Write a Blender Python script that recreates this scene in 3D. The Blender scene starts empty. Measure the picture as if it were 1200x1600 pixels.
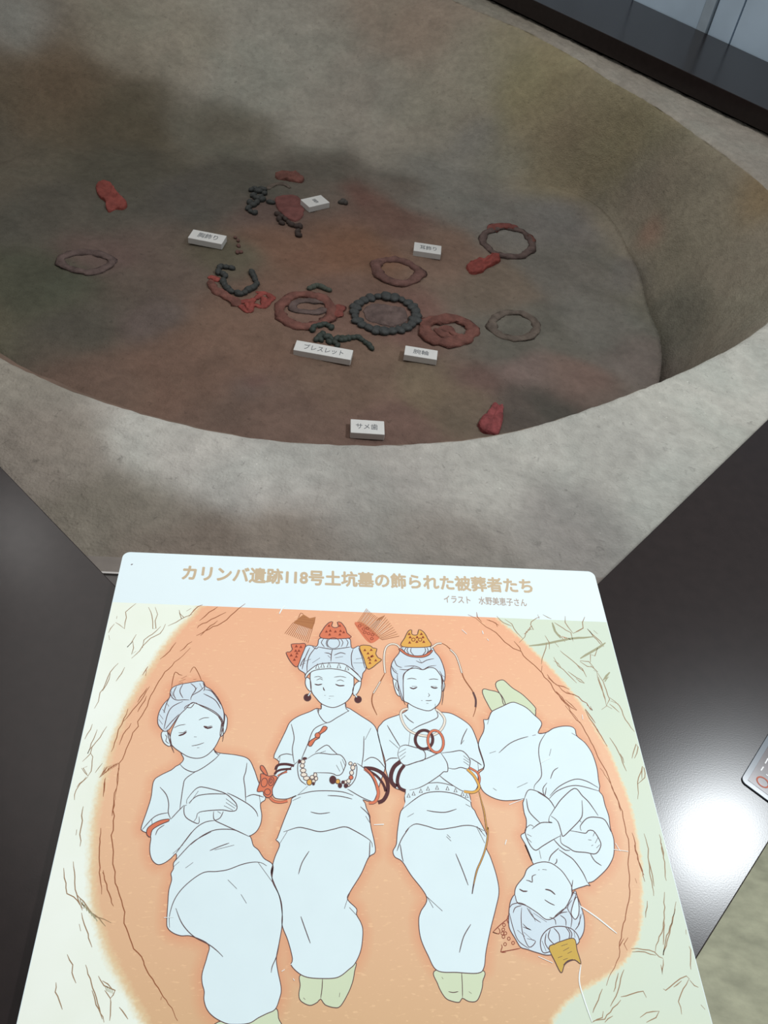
import bpy, bmesh, math, random
import numpy as np
from mathutils import Vector, Matrix, noise
from mathutils.geometry import tessellate_polygon

random.seed(7)
C = bpy.context.scene.collection
SC = bpy.context.scene
V = Vector

# ------------------------------------------------------------------ camera
F = 1280.0                      # focal length in pixels of the 1200 x 1600 frame
EYE = V((0.0, 0.0, 0.75))
R = Matrix(((0.98601247, -0.16667159, 0.0),
            (0.12264751, 0.72557042, -0.67713008),
            (0.11285835, 0.6676587, 0.73586334)))
cam = bpy.data.cameras.new('camera'); cam.sensor_fit = 'HORIZONTAL'; cam.sensor_width = 36
cam.lens = 36 * F / 1200; cam.clip_start = 0.02
co = bpy.data.objects.new('camera', cam); C.objects.link(co)
co.matrix_world = Matrix.Translation(EYE) @ R.to_4x4()
SC.camera = co

def ray(px, py):
    return R @ V((px - 600, 800 - py, -F))

def up(px, py, z=0.0):
    """photo pixel -> point of the horizontal plane at height z"""
    d = ray(px, py); t = (z - EYE.z) / d.z
    return V((d.x * t, d.y * t, z))

# ------------------------------------------------------------------ world, lamps, exposure
w = bpy.data.worlds.new('room_light'); SC.world = w; w.use_nodes = True
w.node_tree.nodes['Background'].inputs[0].default_value = (0.98, 0.985, 1.0, 1)
w.node_tree.nodes['Background'].inputs[1].default_value = 0.42

def lamp(name, kind, loc, target, energy, color, **kw):
    l = bpy.data.lights.new(name, kind); l.energy = energy; l.color = color
    for k, v in kw.items(): setattr(l, k, v)
    o = bpy.data.objects.new(name, l); C.objects.link(o); o.location = loc
    o.rotation_euler = (V(target) - V(loc)).to_track_quat('-Z', 'Y').to_euler()
    return o

hp = up(1118, 1312); dr = ray(1118, 1312); dr.z = -dr.z
sp = hp + dr * (2.1 / dr.z)     # ceiling spot whose mirror image shows in the glossy board
lamp('ceiling_spot', 'SPOT', sp, (0.1, 0.5, 0), 182, (0.91, 0.965, 1.0), spot_size=math.radians(75), spot_blend=1.0, shadow_soft_size=0.10)
lamp('ceiling_panel', 'AREA', (-0.5, 2.0, 2.6), (-0.2, 1.6, 0), 27, (1, 0.97, 0.93), shape='DISK', size=2.4)
lamp('pit_spot', 'SPOT', (-1.6, 2.2, 2.2), (-0.28, 0.78, 0), 9, (1, 0.98, 0.95), spot_size=math.radians(22), spot_blend=1.0, shadow_soft_size=0.08)
SC.view_settings.view_transform = 'Standard'; SC.view_settings.look = 'None'
SC.view_settings.gamma = 1; SC.view_settings.use_curve_mapping = False
SC.view_settings.exposure = 0.0

# ------------------------------------------------------------------ helpers
def lin(c):
    return tuple((x / 255 / 12.92) if x / 255 <= 0.04045 else ((x / 255 + 0.055) / 1.055) ** 2.4 for x in c)

def mat(name, rgb, rough=0.6, spec=0.3, var=0.0, scale=40, bump=0.0, bscale=200, stretch=(1, 1, 1)):
    m = bpy.data.materials.new(name); m.use_nodes = True
    nt = m.node_tree; b = nt.nodes['Principled BSDF']; c = lin(rgb)
    b.inputs['Base Color'].default_value = (*c, 1); b.inputs['Roughness'].default_value = rough
    b.inputs['Specular IOR Level'].default_value = spec
    tc = nt.nodes.new('ShaderNodeTexCoord'); mp = nt.nodes.new('ShaderNodeMapping')
    mp.inputs['Scale'].default_value = stretch; nt.links.new(tc.outputs['Object'], mp.inputs[0])
    if var:
        n = nt.nodes.new('ShaderNodeTexNoise'); n.inputs['Scale'].default_value = scale; n.inputs['Detail'].default_value = 5
        nt.links.new(mp.outputs[0], n.inputs['Vector'])
        r = nt.nodes.new('ShaderNodeValToRGB')
        r.color_ramp.elements[0].position = 0.3; r.color_ramp.elements[1].position = 0.7
        r.color_ramp.elements[0].color = tuple(x * (1 - var) for x in c) + (1,)
        r.color_ramp.elements[1].color = tuple(min(1, x * (1 + var)) for x in c) + (1,)
        nt.links.new(n.outputs[0], r.inputs[0]); nt.links.new(r.outputs[0], b.inputs['Base Color'])
    if bump:
        n = nt.nodes.new('ShaderNodeTexNoise'); n.inputs['Scale'].default_value = bscale; n.inputs['Detail'].default_value = 4
        nt.links.new(mp.outputs[0], n.inputs['Vector'])
        bp = nt.nodes.new('ShaderNodeBump'); bp.inputs['Strength'].default_value = bump; bp.inputs['Distance'].default_value = 0.004
        nt.links.new(n.outputs[0], bp.inputs['Height']); nt.links.new(bp.outputs[0], b.inputs['Normal'])
    return m

def mesh(name, verts, faces, mats, parent=None, smooth=False, mi=None):
    me = bpy.data.meshes.new(name); me.from_pydata([tuple(v) for v in verts], [], faces)
    for m in (mats if isinstance(mats, (list, tuple)) else [mats]): me.materials.append(m)
    if mi is not None: me.polygons.foreach_set('material_index', mi)
    if smooth: me.polygons.foreach_set('use_smooth', [True] * len(me.polygons))
    me.update()
    o = bpy.data.objects.new(name, me); C.objects.link(o)
    if parent: o.parent = parent
    return o

def empty(name, loc, rz=0.0):
    o = bpy.data.objects.new(name, None); C.objects.link(o); o.location = loc; o.rotation_euler = (0, 0, rz)
    o.empty_display_size = 0.05
    return o

def tag(o, label=None, cat=None, group=None, kind=None):
    for k, v in (('label', label), ('category', cat), ('group', group), ('kind', kind)):
        if v: o[k] = v
    return o

def prism(poly, z0, z1):
    """closed prism over a polygon of xy points"""
    n = len(poly)
    a = sum(poly[i][0] * poly[(i + 1) % n][1] - poly[(i + 1) % n][0] * poly[i][1] for i in range(n))
    if a < 0: poly = poly[::-1]
    vs = [V((p[0], p[1], z0)) for p in poly] + [V((p[0], p[1], z1)) for p in poly]
    tris = tessellate_polygon([[V((p[0], p[1], 0)) for p in poly]])
    fs = []
    for t in tris:
        a2 = (vs[t[1]] - vs[t[0]]).cross(vs[t[2]] - vs[t[0]]).z
        t = tuple(t) if a2 > 0 else tuple(t[::-1])
        fs.append(tuple(i + n for i in t)); fs.append(t[::-1])
    for i in range(n):
        j = (i + 1) % n; fs.append((i, j, j + n, i + n))
    return vs, fs

def bevel(o, wd, seg=2):
    bm = bmesh.new(); bm.from_mesh(o.data)
    es = [e for e in bm.edges if len(e.link_faces) == 2 and e.calc_face_angle(0) > 0.5]
    bmesh.ops.bevel(bm, geom=es, offset=wd, segments=seg, affect='EDGES', profile=0.5, clamp_overlap=True)
    bm.to_mesh(o.data); bm.free(); return o

def catmull(pts, closed=False, step=6):
    n = len(pts); out = []
    if n < 3: return [tuple(p) for p in pts]
    P = lambda i: pts[i % n] if closed else pts[max(0, min(n - 1, i))]
    for i in range(n if closed else n - 1):
        a, b, c, d = P(i - 1), P(i), P(i + 1), P(i + 2)
        L = math.dist(b, c); k = max(1, min(8, int(L / step) + 1))
        for s in range(k):
            t = s / k
            out.append(tuple(0.5 * (2 * b[j] + (c[j] - a[j]) * t + (2 * a[j] - 5 * b[j] + 4 * c[j] - d[j]) * t * t
                       + (3 * b[j] - a[j] - 3 * c[j] + d[j]) * t ** 3) for j in (0, 1)))
    if not closed: out.append(tuple(pts[-1]))
    return out

# zoomed views the outlines were measured in: x0, y0, scale
REG = dict(A=(200, 1020, 5), B=(200, 1300, 4.615), C=(400, 940, 5), D=(400, 1090, 5.4545), E=(400, 1280, 5),
           F=(580, 950, 6), G=(580, 1090, 6), H=(580, 1270, 4.85), I=(740, 1040, 5.4545), J=(770, 1200, 5.714),
           K=(760, 1320, 6), L=(900, 850, 4), M=(900, 1200, 4), N=(0, 850, 4), O=(0, 1200, 4), P=(730, 930, 4.444),
           Q=(180, 850, 3), S=(280, 240, 4.615), T=(300, 380, 4.615), U=(520, 340, 3.53), W=(60, 260, 4.615),
           X=(720, 560, 6), Y=(440, 520, 4.286), Z=(0, 0, 1))

def pts(s):
    """'A 10,20 30,40 B 5,6' -> photo pixels (a letter names the view the numbers were read in)"""
    r = REG['Z']; out = []
    for t in s.split():
        if t in REG: r = REG[t]
        else:
            a, b = t.split(','); out.append((r[0] + float(a) / r[2], r[1] + float(b) / r[2]))
    return out
# ------------------------------------------------------------------ the room: floor, far wall
floor_m = mat('linoleum', (190, 189, 160), 0.6, 0.3, 0.2, 22, 0.25, 90, (1, 1.8, 1))
DECK_Z = 0.0; FLOOR_Z = -0.75; SOIL_Z = -0.06; PIT_Z = -0.36
v, f_ = prism([(-8, -6), (8, -6), (8, 9), (-8, 9)], FLOOR_Z - 0.05, FLOOR_Z)
tag(mesh('floor', v, f_, floor_m), 'greenish linoleum floor beside the dark case', None, None, 'structure')

# the opening of the dark surround, from its visible inner edges
dR = (up(1200, 655) - up(933, 913)).normalized(); pR = up(933, 913)
dL = (up(0, 728) - up(183, 918)).normalized(); pL = up(183, 918)
dF = (up(1200, 172) - up(840, 3)).normalized(); pF = up(840, 3)
def isect(p, d, q, e):
    k = d.x * e.y - d.y * e.x; t = ((q.x - p.x) * e.y - (q.y - p.y) * e.x) / k
    return V((p.x + d.x * t, p.y + d.y * t, 0))
nR = V((dR.y, -dR.x, 0)); nL = V((-dL.y, dL.x, 0)); nF = V((-dF.y, dF.x, 0))
cN = isect(pR, dR, pL, dL); cR = isect(pR, dR, pF, dF)
cL = cN + dL * 2.55; cF = isect(cL, dR, pF, dF)
nB = -nR
wR = (up(1200, 1318) - pR).dot(nR); wL = 0.40; wB = 0.3
oF = up(990, 0); oFd = (up(1200, 97) - oF).normalized()
oN = isect(pR + nR * wR, dR, pL + nL * wL, dL); oR = isect(pR + nR * wR, dR, oF, oFd)
oL = isect(pL + nL * wL, dL, cL + nB * wB, dR); oB = isect(cL + nB * wB, dR, oF, oFd)
if nL.dot(cN - cF) < 0: print('nL sign'); 
deck_m = mat('dark_laminate', (34, 27, 26), 0.228, 0.27, 0.12, 60)
nt = deck_m.node_tree; n_ = nt.nodes.new('ShaderNodeTexNoise'); n_.inputs['Scale'].default_value = 700; tcd = nt.nodes.new('ShaderNodeTexCoord'); nt.links.new(tcd.outputs['Object'], n_.inputs['Vector'])
bpd = nt.nodes.new('ShaderNodeBump'); bpd.inputs['Strength'].default_value = 0.5; bpd.inputs['Distance'].default_value = 0.00004; nt.links.new(n_.outputs[0], bpd.inputs['Height']); nt.links.new(bpd.outputs[0], nt.nodes['Principled BSDF'].inputs['Normal'])
case = empty('display_case', (cN.x, cN.y, FLOOR_Z))
tag(case, 'dark brown satin-finished surround framing the sunken grave replica', 'display case')
def loc(vs, o): return [x - o.location for x in vs]
for nm, poly in (('board', [cN, cR, oR, oN]), ('board', [cN, oN, oL, cL]), ('board', [cR, cF, oB, oR]), ('board', [cF, cL, oL, oB])):
    v, f_ = prism([(p.x, p.y) for p in poly], -0.05, 0)
    bevel(mesh(nm, loc(v, case), f_, deck_m, case), 0.0012)
def ins(p, c, k): return p + (c - p).normalized() * k
mid = (cN + cR + cF + cL) / 4
outer = [ins(p, mid, 0.04) for p in (oN, oR, oB, oL)]; inner = [ins(p, mid, 0.08) for p in (oN, oR, oB, oL)]
for i in range(4):
    j = (i + 1) % 4
    v, f_ = prism([(p.x, p.y) for p in (outer[i], outer[j], inner[j], inner[i])], FLOOR_Z, -0.05)
    mesh('plinth_side', loc(v, case), f_, deck_m, case)
# low plate across the near corner, with a bright edge strip
plate_m = mat('grey_plate', (88, 83, 80), 0.5, 0.3, 0.1, 60); strip_m = mat('pale_strip', (175, 170, 165), 0.35, 0.5, 0.05, 60)
zz = -0.052
def quad(a, b, c, d, z): return [(p.x, p.y) for p in (up(*a, z), up(*b, z), up(*c, z), up(*d, z))]
for nm, q, z0, z1, m in (('corner_plate', quad((100, 867), (1000, 905), (1000, 932), (100, 890), zz), -0.058, zz, mat('soil_toned_plate', (112, 104, 97), 0.6, 0.3, 0.15, 30)),
                         ('edge_strip', quad((100, 890), (1000, 931), (1000, 934), (100, 892.6), zz + 0.001), -0.058, zz + 0.001, strip_m),
                         ('corner_plate', quad((100, 892.6), (1000, 934), (900, 1300), (250, 1250), zz - 0.002), -0.058, zz - 0.002, plate_m)):
    v, f_ = prism(q, z0, z1); mesh(nm, loc(v, case), f_, m, case)

# far wall standing on the outer edge of the far board
def on_wall(px, py, off=0.0):
    n = V((-oFd.y, oFd.x, 0)); p0 = oF + n * (off if n.y > 0 else -off)
    d = ray(px, py); t = (p0 - EYE).dot(n) / d.dot(n); return EYE + d * t
def along(px, py): return (on_wall(px, py) - oF).dot(oFd)
nW = V((-oFd.y, oFd.x, 0)); nW = nW if nW.y > 0 else -nW
def wbox(s0, s1, d0, d1, z0, z1):
    q = [oF + oFd * s + nW * d for s, d in ((s0, d0), (s1, d0), (s1, d1), (s0, d1))]
    return prism([(p.x, p.y) for p in q], z0, z1)
wp_m = mat('pale_blue_panel', (186, 206, 222), 0.4, 0.3, 0.1, 5); wj_m = mat('joint_grey', (70, 78, 84), 0.6, 0.2, 0.1, 20)
wpost_m = mat('grey_post', (160, 174, 184), 0.4, 0.4, 0.1, 20)
v, f_ = wbox(-2.5, 2.5, 0.03, 0.10, FLOOR_Z, 1.2); wall = tag(mesh('wall_far', v, f_, wj_m), 'pale blue panelled wall behind the dark case', None, None, 'structure')
j = [along(985, 0), along(1102, 24), along(1150, 32)]; pw = 0.034
edges = [-2.5, -1.6, -0.8, j[0], j[1] - pw / 2 - 0.003]
segs = list(zip(edges[:-1], edges[1:])) + [(j[1] + pw / 2 + 0.003, j[2])]
x = j[2]
while x < 2.4: segs.append((x, x + 0.62)); x += 0.62
for a, b in segs:
    v, f_ = wbox(a + 0.003, b - 0.003, 0.012, 0.03, FLOOR_Z, 1.2); mesh('panel', v, f_, wp_m, wall)
v, f_ = wbox(j[1] - pw / 2, j[1] + pw / 2, 0.004, 0.03, FLOOR_Z, 1.2); mesh('post', v, f_, wpost_m, wall)

# ------------------------------------------------------------------ the grave pit replica (a heightfield in polar rings)
cen = V((-0.15, 1.9, 0))
rimp = [up(*p, SOIL_Z) for p in pts('0,555 60,582 100,600 200,635 300,660 400,680 500,688 600,690 700,684 800,670 900,640 1000,603 1100,560 1200,500')]
rimp += [V((0.78, 1.62, 0)), V((0.81, 1.8, 0))]
rimp += [up(*p, SOIL_Z) for p in pts('1200,290 1150,250 1100,215 1030,165 950,120 880,75 800,35 740,12')]
rimp += [V(p + (0,)) for p in ((-0.07, 3.03), (-0.35, 3.15), (-0.65, 3.14), (-0.95, 3.02), (-1.22, 2.84), (-1.44, 2.55), (-1.48, 2.2), (-1.38, 1.82), (-1.2, 1.48), (-0.98, 1.2), (-0.78, 1.03))]
flp = [up(*p, PIT_Z) for p in pts('1030,597 1032,540 1010,480 985,400 930,322 850,292 780,275 700,262 600,245 500,235 400,232 300,225 200,222 100,240')]
flp += [V(p + (0,)) for p in ((-1.14, 2.1), (-1.17, 1.85), (-1.1, 1.6), (-0.95, 1.4), (-0.75, 1.22), (-0.5, 1.08), (-0.2, 1.02), (0.1, 1.06), (0.3, 1.16), (0.48, 1.33))]
NA = 480
th = np.linspace(-math.pi, math.pi, NA, endpoint=False)
def polar(ps, sm):
    a = np.array([math.atan2(p.y - cen.y, p.x - cen.x) for p in ps]); r = np.array([math.hypot(p.y - cen.y, p.x - cen.x) for p in ps])
    o = np.argsort(a); v = np.interp(th, a[o], r[o], period=2 * math.pi)
    k = np.ones(sm) / sm; return np.convolve(np.concatenate([v[-sm:], v, v[:sm]]), k, 'same')[sm:-sm]
RIM = polar(rimp, 9); FLO = polar(flp, 11)
box = [ins(p, mid, -0.03) for p in (cN, cR, cF, cL)]
def ray_poly(t):
    d = V((math.cos(t), math.sin(t), 0)); best = 9
    for i in range(4):
        a, b = box[i], box[(i + 1) % 4]; e = b - a; k = d.x * e.y - d.y * e.x
        if abs(k) < 1e-9: continue
        s = ((a.x - cen.x) * e.y - (a.y - cen.y) * e.x) / k; u = ((a.x - cen.x) * d.y - (a.y - cen.y) * d.x) / k
        if s > 0 and -1e-6 <= u <= 1 + 1e-6: best = min(best, s)
    return best
BOX = np.array([ray_poly(t) for t in th])
print('tight rim', [(round(math.degrees(t)), round(float(r - b_), 3)) for t, r, b_ in zip(th, RIM, BOX) if r > b_ - 0.04][::6])
RIM = np.minimum(RIM, BOX - 0.05); FLO = np.minimum(FLO, RIM - 0.06)
def nz(x, y, s, o=0.0): return noise.noise(V((x * s + o, y * s - o, o)))
def floor_h(x, y):
    return PIT_Z + 0.010 * nz(x, y, 3.1) + 0.006 * nz(x, y, 9, 3) + 0.0022 * nz(x, y, 28, 5) + 0.0010 * nz(x, y, 75, 9)
prof = [(0.02 + 0.98 * i / 70, 'f') for i in range(71)] + [(i / 46, 'w') for i in range(1, 47)] + [(i / 44, 's') for i in range(1, 45)]
vs = []; zone = []
for i, t in enumerate(th):
    ct, st = math.cos(t), math.sin(t)
    # the right side of the floor ends in a crisp low step with a ditch behind it
    ditch = max(0.0, 1 - abs((t + 0.22) / 0.60)) ** 0.6 * 0.085
    for k, (u, z_) in enumerate(prof):
        if z_ == 'f':
            r = FLO[i] * u; x, y = cen.x + ct * r, cen.y + st * r
            z = floor_h(x, y) + 0.03 * max(0, u - 0.8) * (1 - min(1, ditch * 20))
        elif z_ == 'w':
            jag = 0.004 * nz(ct * 9, st * 9, 3.0, 2)
            r = FLO[i] + (RIM[i] + jag - FLO[i]) * u; x, y = cen.x + ct * r, cen.y + st * r
            # steep under the lip, round towards the floor
            h = u ** 0.85 if u < 0.7 else None
            s = 0.5 - 0.5 * math.cos(math.pi * min(1, u * 0.93 + 0.03)); g = 1 - min(1, ditch * 20); s = (0.85 - 0.35 * (1 - g)) * s + (0.15 + 0.35 * (1 - g)) * u
            b0 = floor_h(cen.x + ct * FLO[i], cen.y + st * FLO[i])
            z = b0 + (SOIL_Z - 0.008 - b0) * s
            if ditch: z -= ditch * max(0, 1 - u / 0.45) * (1 if u > 0.03 else u / 0.03)
            z += (0.010 * nz(x, y, 5, 1) + 0.006 * nz(x, y, 16, 4) + 0.002 * nz(x, y, 55, 2)) * math.sin(math.pi * u)
        else:
            r = RIM[i] + (BOX[i] - RIM[i]) * u ** 1.5; x, y = cen.x + ct * r, cen.y + st * r
            d = max(0.0, r - RIM[i])
            z = SOIL_Z - 0.008 * math.exp(-d / 0.008) + 0.002 * nz(x, y, 7, 2) + 0.0022 * nz(x, y, 45, 4) + 0.0014 * nz(x, y, 110, 4) * (1 + nz(x, y, 3, 8))
            z = min(z, -0.0535) if u > 0.8 else z
        vs.append((x, y, z)); zone.append(z_)
K = len(prof); fs = []
for i in range(NA):
    j2 = (i + 1) % NA
    for k in range(K - 1): fs.append((i * K + k, i * K + k + 1, j2 * K + k + 1, j2 * K + k))
vs.append((cen.x, cen.y, floor_h(cen.x, cen.y))); zone.append('f')
for i in range(NA): fs.append((i * K, ((i + 1) % NA) * K, len(vs) - 1))
soil_m = bpy.data.materials.new('packed_earth'); soil_m.use_nodes = True
pit = mesh('grave_pit', vs, fs, soil_m, smooth=True)
tag(pit, 'oval earthen grave pit replica with gritty grey rim and reddish-brown floor', 'grave replica')
# earth colours plus painted light: lit near soil and far wall, shaded crease and ditch, (px, py, radius px, sRGB), read per zone
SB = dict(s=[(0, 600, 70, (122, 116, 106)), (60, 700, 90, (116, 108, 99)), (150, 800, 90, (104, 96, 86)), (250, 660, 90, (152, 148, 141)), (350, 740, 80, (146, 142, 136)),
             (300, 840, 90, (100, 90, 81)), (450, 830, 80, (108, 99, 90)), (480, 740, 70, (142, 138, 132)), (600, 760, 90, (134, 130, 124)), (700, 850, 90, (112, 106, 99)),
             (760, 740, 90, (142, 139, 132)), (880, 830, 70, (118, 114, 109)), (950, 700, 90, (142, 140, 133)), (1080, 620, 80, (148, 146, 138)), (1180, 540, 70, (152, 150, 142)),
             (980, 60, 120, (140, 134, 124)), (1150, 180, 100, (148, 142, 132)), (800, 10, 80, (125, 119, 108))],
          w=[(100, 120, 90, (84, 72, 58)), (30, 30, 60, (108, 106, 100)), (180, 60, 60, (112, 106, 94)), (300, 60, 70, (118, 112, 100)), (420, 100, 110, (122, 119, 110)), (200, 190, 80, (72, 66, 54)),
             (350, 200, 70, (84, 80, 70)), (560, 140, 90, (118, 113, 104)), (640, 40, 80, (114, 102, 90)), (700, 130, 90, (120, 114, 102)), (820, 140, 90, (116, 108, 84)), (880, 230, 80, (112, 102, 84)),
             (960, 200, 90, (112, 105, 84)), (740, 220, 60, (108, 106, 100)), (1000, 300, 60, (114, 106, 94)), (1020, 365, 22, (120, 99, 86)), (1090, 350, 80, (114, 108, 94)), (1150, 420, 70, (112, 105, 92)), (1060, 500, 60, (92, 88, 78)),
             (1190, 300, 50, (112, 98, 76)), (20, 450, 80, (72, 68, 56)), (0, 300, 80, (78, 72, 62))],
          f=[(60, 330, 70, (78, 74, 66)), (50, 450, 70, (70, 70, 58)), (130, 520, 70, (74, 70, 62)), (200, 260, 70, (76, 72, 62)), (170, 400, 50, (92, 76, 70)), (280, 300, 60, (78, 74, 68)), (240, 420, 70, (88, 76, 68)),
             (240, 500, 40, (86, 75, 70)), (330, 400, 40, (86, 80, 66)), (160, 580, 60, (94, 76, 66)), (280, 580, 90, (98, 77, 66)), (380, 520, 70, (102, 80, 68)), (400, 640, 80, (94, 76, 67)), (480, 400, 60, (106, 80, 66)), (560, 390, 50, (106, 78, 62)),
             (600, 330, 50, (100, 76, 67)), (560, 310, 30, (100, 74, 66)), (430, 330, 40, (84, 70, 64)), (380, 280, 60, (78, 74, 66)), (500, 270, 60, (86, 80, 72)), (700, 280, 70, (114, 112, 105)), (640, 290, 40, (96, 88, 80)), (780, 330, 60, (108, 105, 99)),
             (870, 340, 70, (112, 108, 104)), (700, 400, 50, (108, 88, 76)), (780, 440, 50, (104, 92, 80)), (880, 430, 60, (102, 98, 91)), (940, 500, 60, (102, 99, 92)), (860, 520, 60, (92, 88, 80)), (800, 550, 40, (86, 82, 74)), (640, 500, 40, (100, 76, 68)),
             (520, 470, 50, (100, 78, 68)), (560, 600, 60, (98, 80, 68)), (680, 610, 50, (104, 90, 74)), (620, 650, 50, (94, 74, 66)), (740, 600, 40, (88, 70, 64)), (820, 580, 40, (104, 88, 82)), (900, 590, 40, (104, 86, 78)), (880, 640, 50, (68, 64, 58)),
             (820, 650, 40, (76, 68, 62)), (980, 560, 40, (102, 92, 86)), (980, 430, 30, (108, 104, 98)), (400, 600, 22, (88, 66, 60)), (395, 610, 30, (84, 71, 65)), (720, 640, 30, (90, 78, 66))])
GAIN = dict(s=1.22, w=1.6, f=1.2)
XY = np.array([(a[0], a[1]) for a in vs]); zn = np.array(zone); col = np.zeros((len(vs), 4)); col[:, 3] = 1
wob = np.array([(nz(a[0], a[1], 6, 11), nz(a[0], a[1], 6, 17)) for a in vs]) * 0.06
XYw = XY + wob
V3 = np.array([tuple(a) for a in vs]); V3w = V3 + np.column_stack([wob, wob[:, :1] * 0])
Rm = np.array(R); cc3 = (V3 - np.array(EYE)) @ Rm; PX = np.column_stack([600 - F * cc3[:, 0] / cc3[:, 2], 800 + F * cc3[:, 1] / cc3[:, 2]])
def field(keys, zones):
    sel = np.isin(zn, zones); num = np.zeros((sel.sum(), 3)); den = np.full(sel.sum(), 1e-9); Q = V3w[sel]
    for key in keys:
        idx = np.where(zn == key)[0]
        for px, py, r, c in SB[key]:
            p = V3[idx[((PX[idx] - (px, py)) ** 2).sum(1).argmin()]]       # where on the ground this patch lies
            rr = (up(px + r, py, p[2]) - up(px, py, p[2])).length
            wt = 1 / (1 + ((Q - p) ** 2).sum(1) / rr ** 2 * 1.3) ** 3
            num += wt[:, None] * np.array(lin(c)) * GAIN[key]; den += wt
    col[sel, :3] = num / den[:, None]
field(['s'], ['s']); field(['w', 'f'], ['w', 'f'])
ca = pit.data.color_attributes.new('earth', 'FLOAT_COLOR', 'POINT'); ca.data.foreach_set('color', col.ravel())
nt = soil_m.node_tree; b = nt.nodes['Principled BSDF']; b.inputs['Roughness'].default_value = 0.85; b.inputs['Specular IOR Level'].default_value = 0.15
at = nt.nodes.new('ShaderNodeAttribute'); at.attribute_name = 'earth'; tc = nt.nodes.new('ShaderNodeTexCoord')
def noi(s, d=5, ds=0.0):
    n = nt.nodes.new('ShaderNodeTexNoise'); n.inputs['Scale'].default_value = s; n.inputs['Detail'].default_value = d; n.inputs['Distortion'].default_value = ds
    nt.links.new(tc.outputs['Object'], n.inputs['Vector']); return n.outputs[0]
def mr(src, a, b_, c, d):
    n = nt.nodes.new('ShaderNodeMapRange'); nt.links.new(src, n.inputs[0])
    for i, x in enumerate((a, b_, c, d)): n.inputs[i + 1].default_value = x
    return n.outputs[0]
def mul(a, b_):
    n = nt.nodes.new('ShaderNodeVectorMath'); n.operation = 'MULTIPLY'; nt.links.new(a, n.inputs[0]); nt.links.new(b_, n.inputs[1]); return n.outputs[0]
c1 = mul(at.outputs['Color'], mr(noi(11, 6, 0.6), 0.3, 0.7, 0.88, 1.12))
c1 = mul(c1, mr(noi(60, 5, 0.4), 0.3, 0.7, 0.9, 1.1))
# small dark pits and pale grit
c1 = mul(c1, mr(noi(95, 3, 0.8), 0.64, 0.80, 1.0, 0.62))
c1 = mul(c1, mr(noi(170, 2), 0.72, 0.80, 1.0, 1.45))
hue = nt.nodes.new('ShaderNodeMix'); hue.data_type = 'RGBA'; hue.blend_type = 'MULTIPLY'
nt.links.new(mr(noi(5, 4, 0.5), 0.45, 0.62, 0, 0.55), hue.inputs[0]); nt.links.new(c1, hue.inputs[6]); hue.inputs[7].default_value = (0.92, 0.98, 0.98, 1)
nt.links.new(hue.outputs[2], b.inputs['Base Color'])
bp = nt.nodes.new('ShaderNodeBump'); bp.inputs['Strength'].default_value = 0.55; bp.inputs['Distance'].default_value = 0.006
ad = nt.nodes.new('ShaderNodeMath'); ad.operation = 'ADD'; nt.links.new(noi(60, 6), ad.inputs[0]); nt.links.new(mr(noi(260, 3), 0, 1, 0, 0.55), ad.inputs[1])
nt.links.new(ad.outputs[0], bp.inputs['Height']); nt.links.new(bp.outputs[0], b.inputs['Normal'])
# ------------------------------------------------------------------ lettering
def text_mesh(s, offset=0.0):
    if offset:                                   # heavier strokes: shifted copies of the same outlines
        vs, fs = text_mesh(s); V0 = list(vs); F0 = list(fs); vs = []; fs = []
        for i, (dx, dy) in enumerate(((0, 0), (1, 0), (-1, 0), (0, 1), (0, -1), (.7, .7), (-.7, .7), (.7, -.7), (-.7, -.7))):
            b0 = len(vs); vs += [V((v.x + dx * offset, v.y + dy * offset, v.z + i * 0.000002)) for v in V0]; fs += [tuple(k + b0 for k in f) for f in F0]
        return vs, fs
    cu = bpy.data.curves.new('t', 'FONT'); cu.body = s; cu.size = 1; cu.offset = offset; cu.resolution_u = 3
    o = bpy.data.objects.new('t', cu); C.objects.link(o)
    dg = bpy.context.evaluated_depsgraph_get(); me = o.evaluated_get(dg).to_mesh()
    vs = [v.co.copy() for v in me.vertices]; fs = [tuple(p.vertices) for p in me.polygons]
    o.evaluated_get(dg).to_mesh_clear(); bpy.data.objects.remove(o); bpy.data.curves.remove(cu)
    return vs, fs

def text_on(name, s, o, ux, uy, w, h, m, parent, offset=0.0, z=0.0003):
    """fit the text into the box o + a*ux*w + b*uy*h"""
    vs, fs = text_mesh(s, offset)
    x0 = min(v.x for v in vs); x1 = max(v.x for v in vs); y0 = min(v.y for v in vs); y1 = max(v.y for v in vs)
    out = [o + ux * ((v.x - x0) / (x1 - x0) * w) + uy * ((v.y - y0) / (y1 - y0) * h) + V((0, 0, z + v.z)) for v in vs]
    return mesh(name, out, fs, m, parent)

# ------------------------------------------------------------------ finds lying in the pit
def drop(px, py, dz=0.0):
    p = up(px, py, PIT_Z + 0.004)
    for _ in range(3): p = up(px, py, floor_h(p.x, p.y) + 0.004)
    p.z = floor_h(p.x, p.y) + dz; return p

bead_m = mat('dark_stone_beads', (50, 52, 50), 0.6, 0.3, 0.35, 90, 0.4, 150)
teal_m = mat('blue_grey_stone_beads', (54, 56, 55), 0.6, 0.3, 0.3, 90, 0.4, 150)
red_m = mat('red_lacquer', (126, 60, 53), 0.7, 0.25, 0.3, 60, 0.8, 120)
brick_m = mat('faded_red_lacquer', (104, 68, 60), 0.8, 0.2, 0.3, 50, 0.8, 120)
umber_m = mat('brown_lacquer', (97, 70, 64), 0.8, 0.2, 0.3, 50, 0.8, 120)
earth_m = mat('earth_crust', (96, 86, 78), 0.9, 0.1, 0.3, 50, 0.8, 120)
mauve_m = mat('grey_brown_crust', (92, 78, 74), 0.9, 0.1, 0.3, 50, 0.8, 120)

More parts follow.
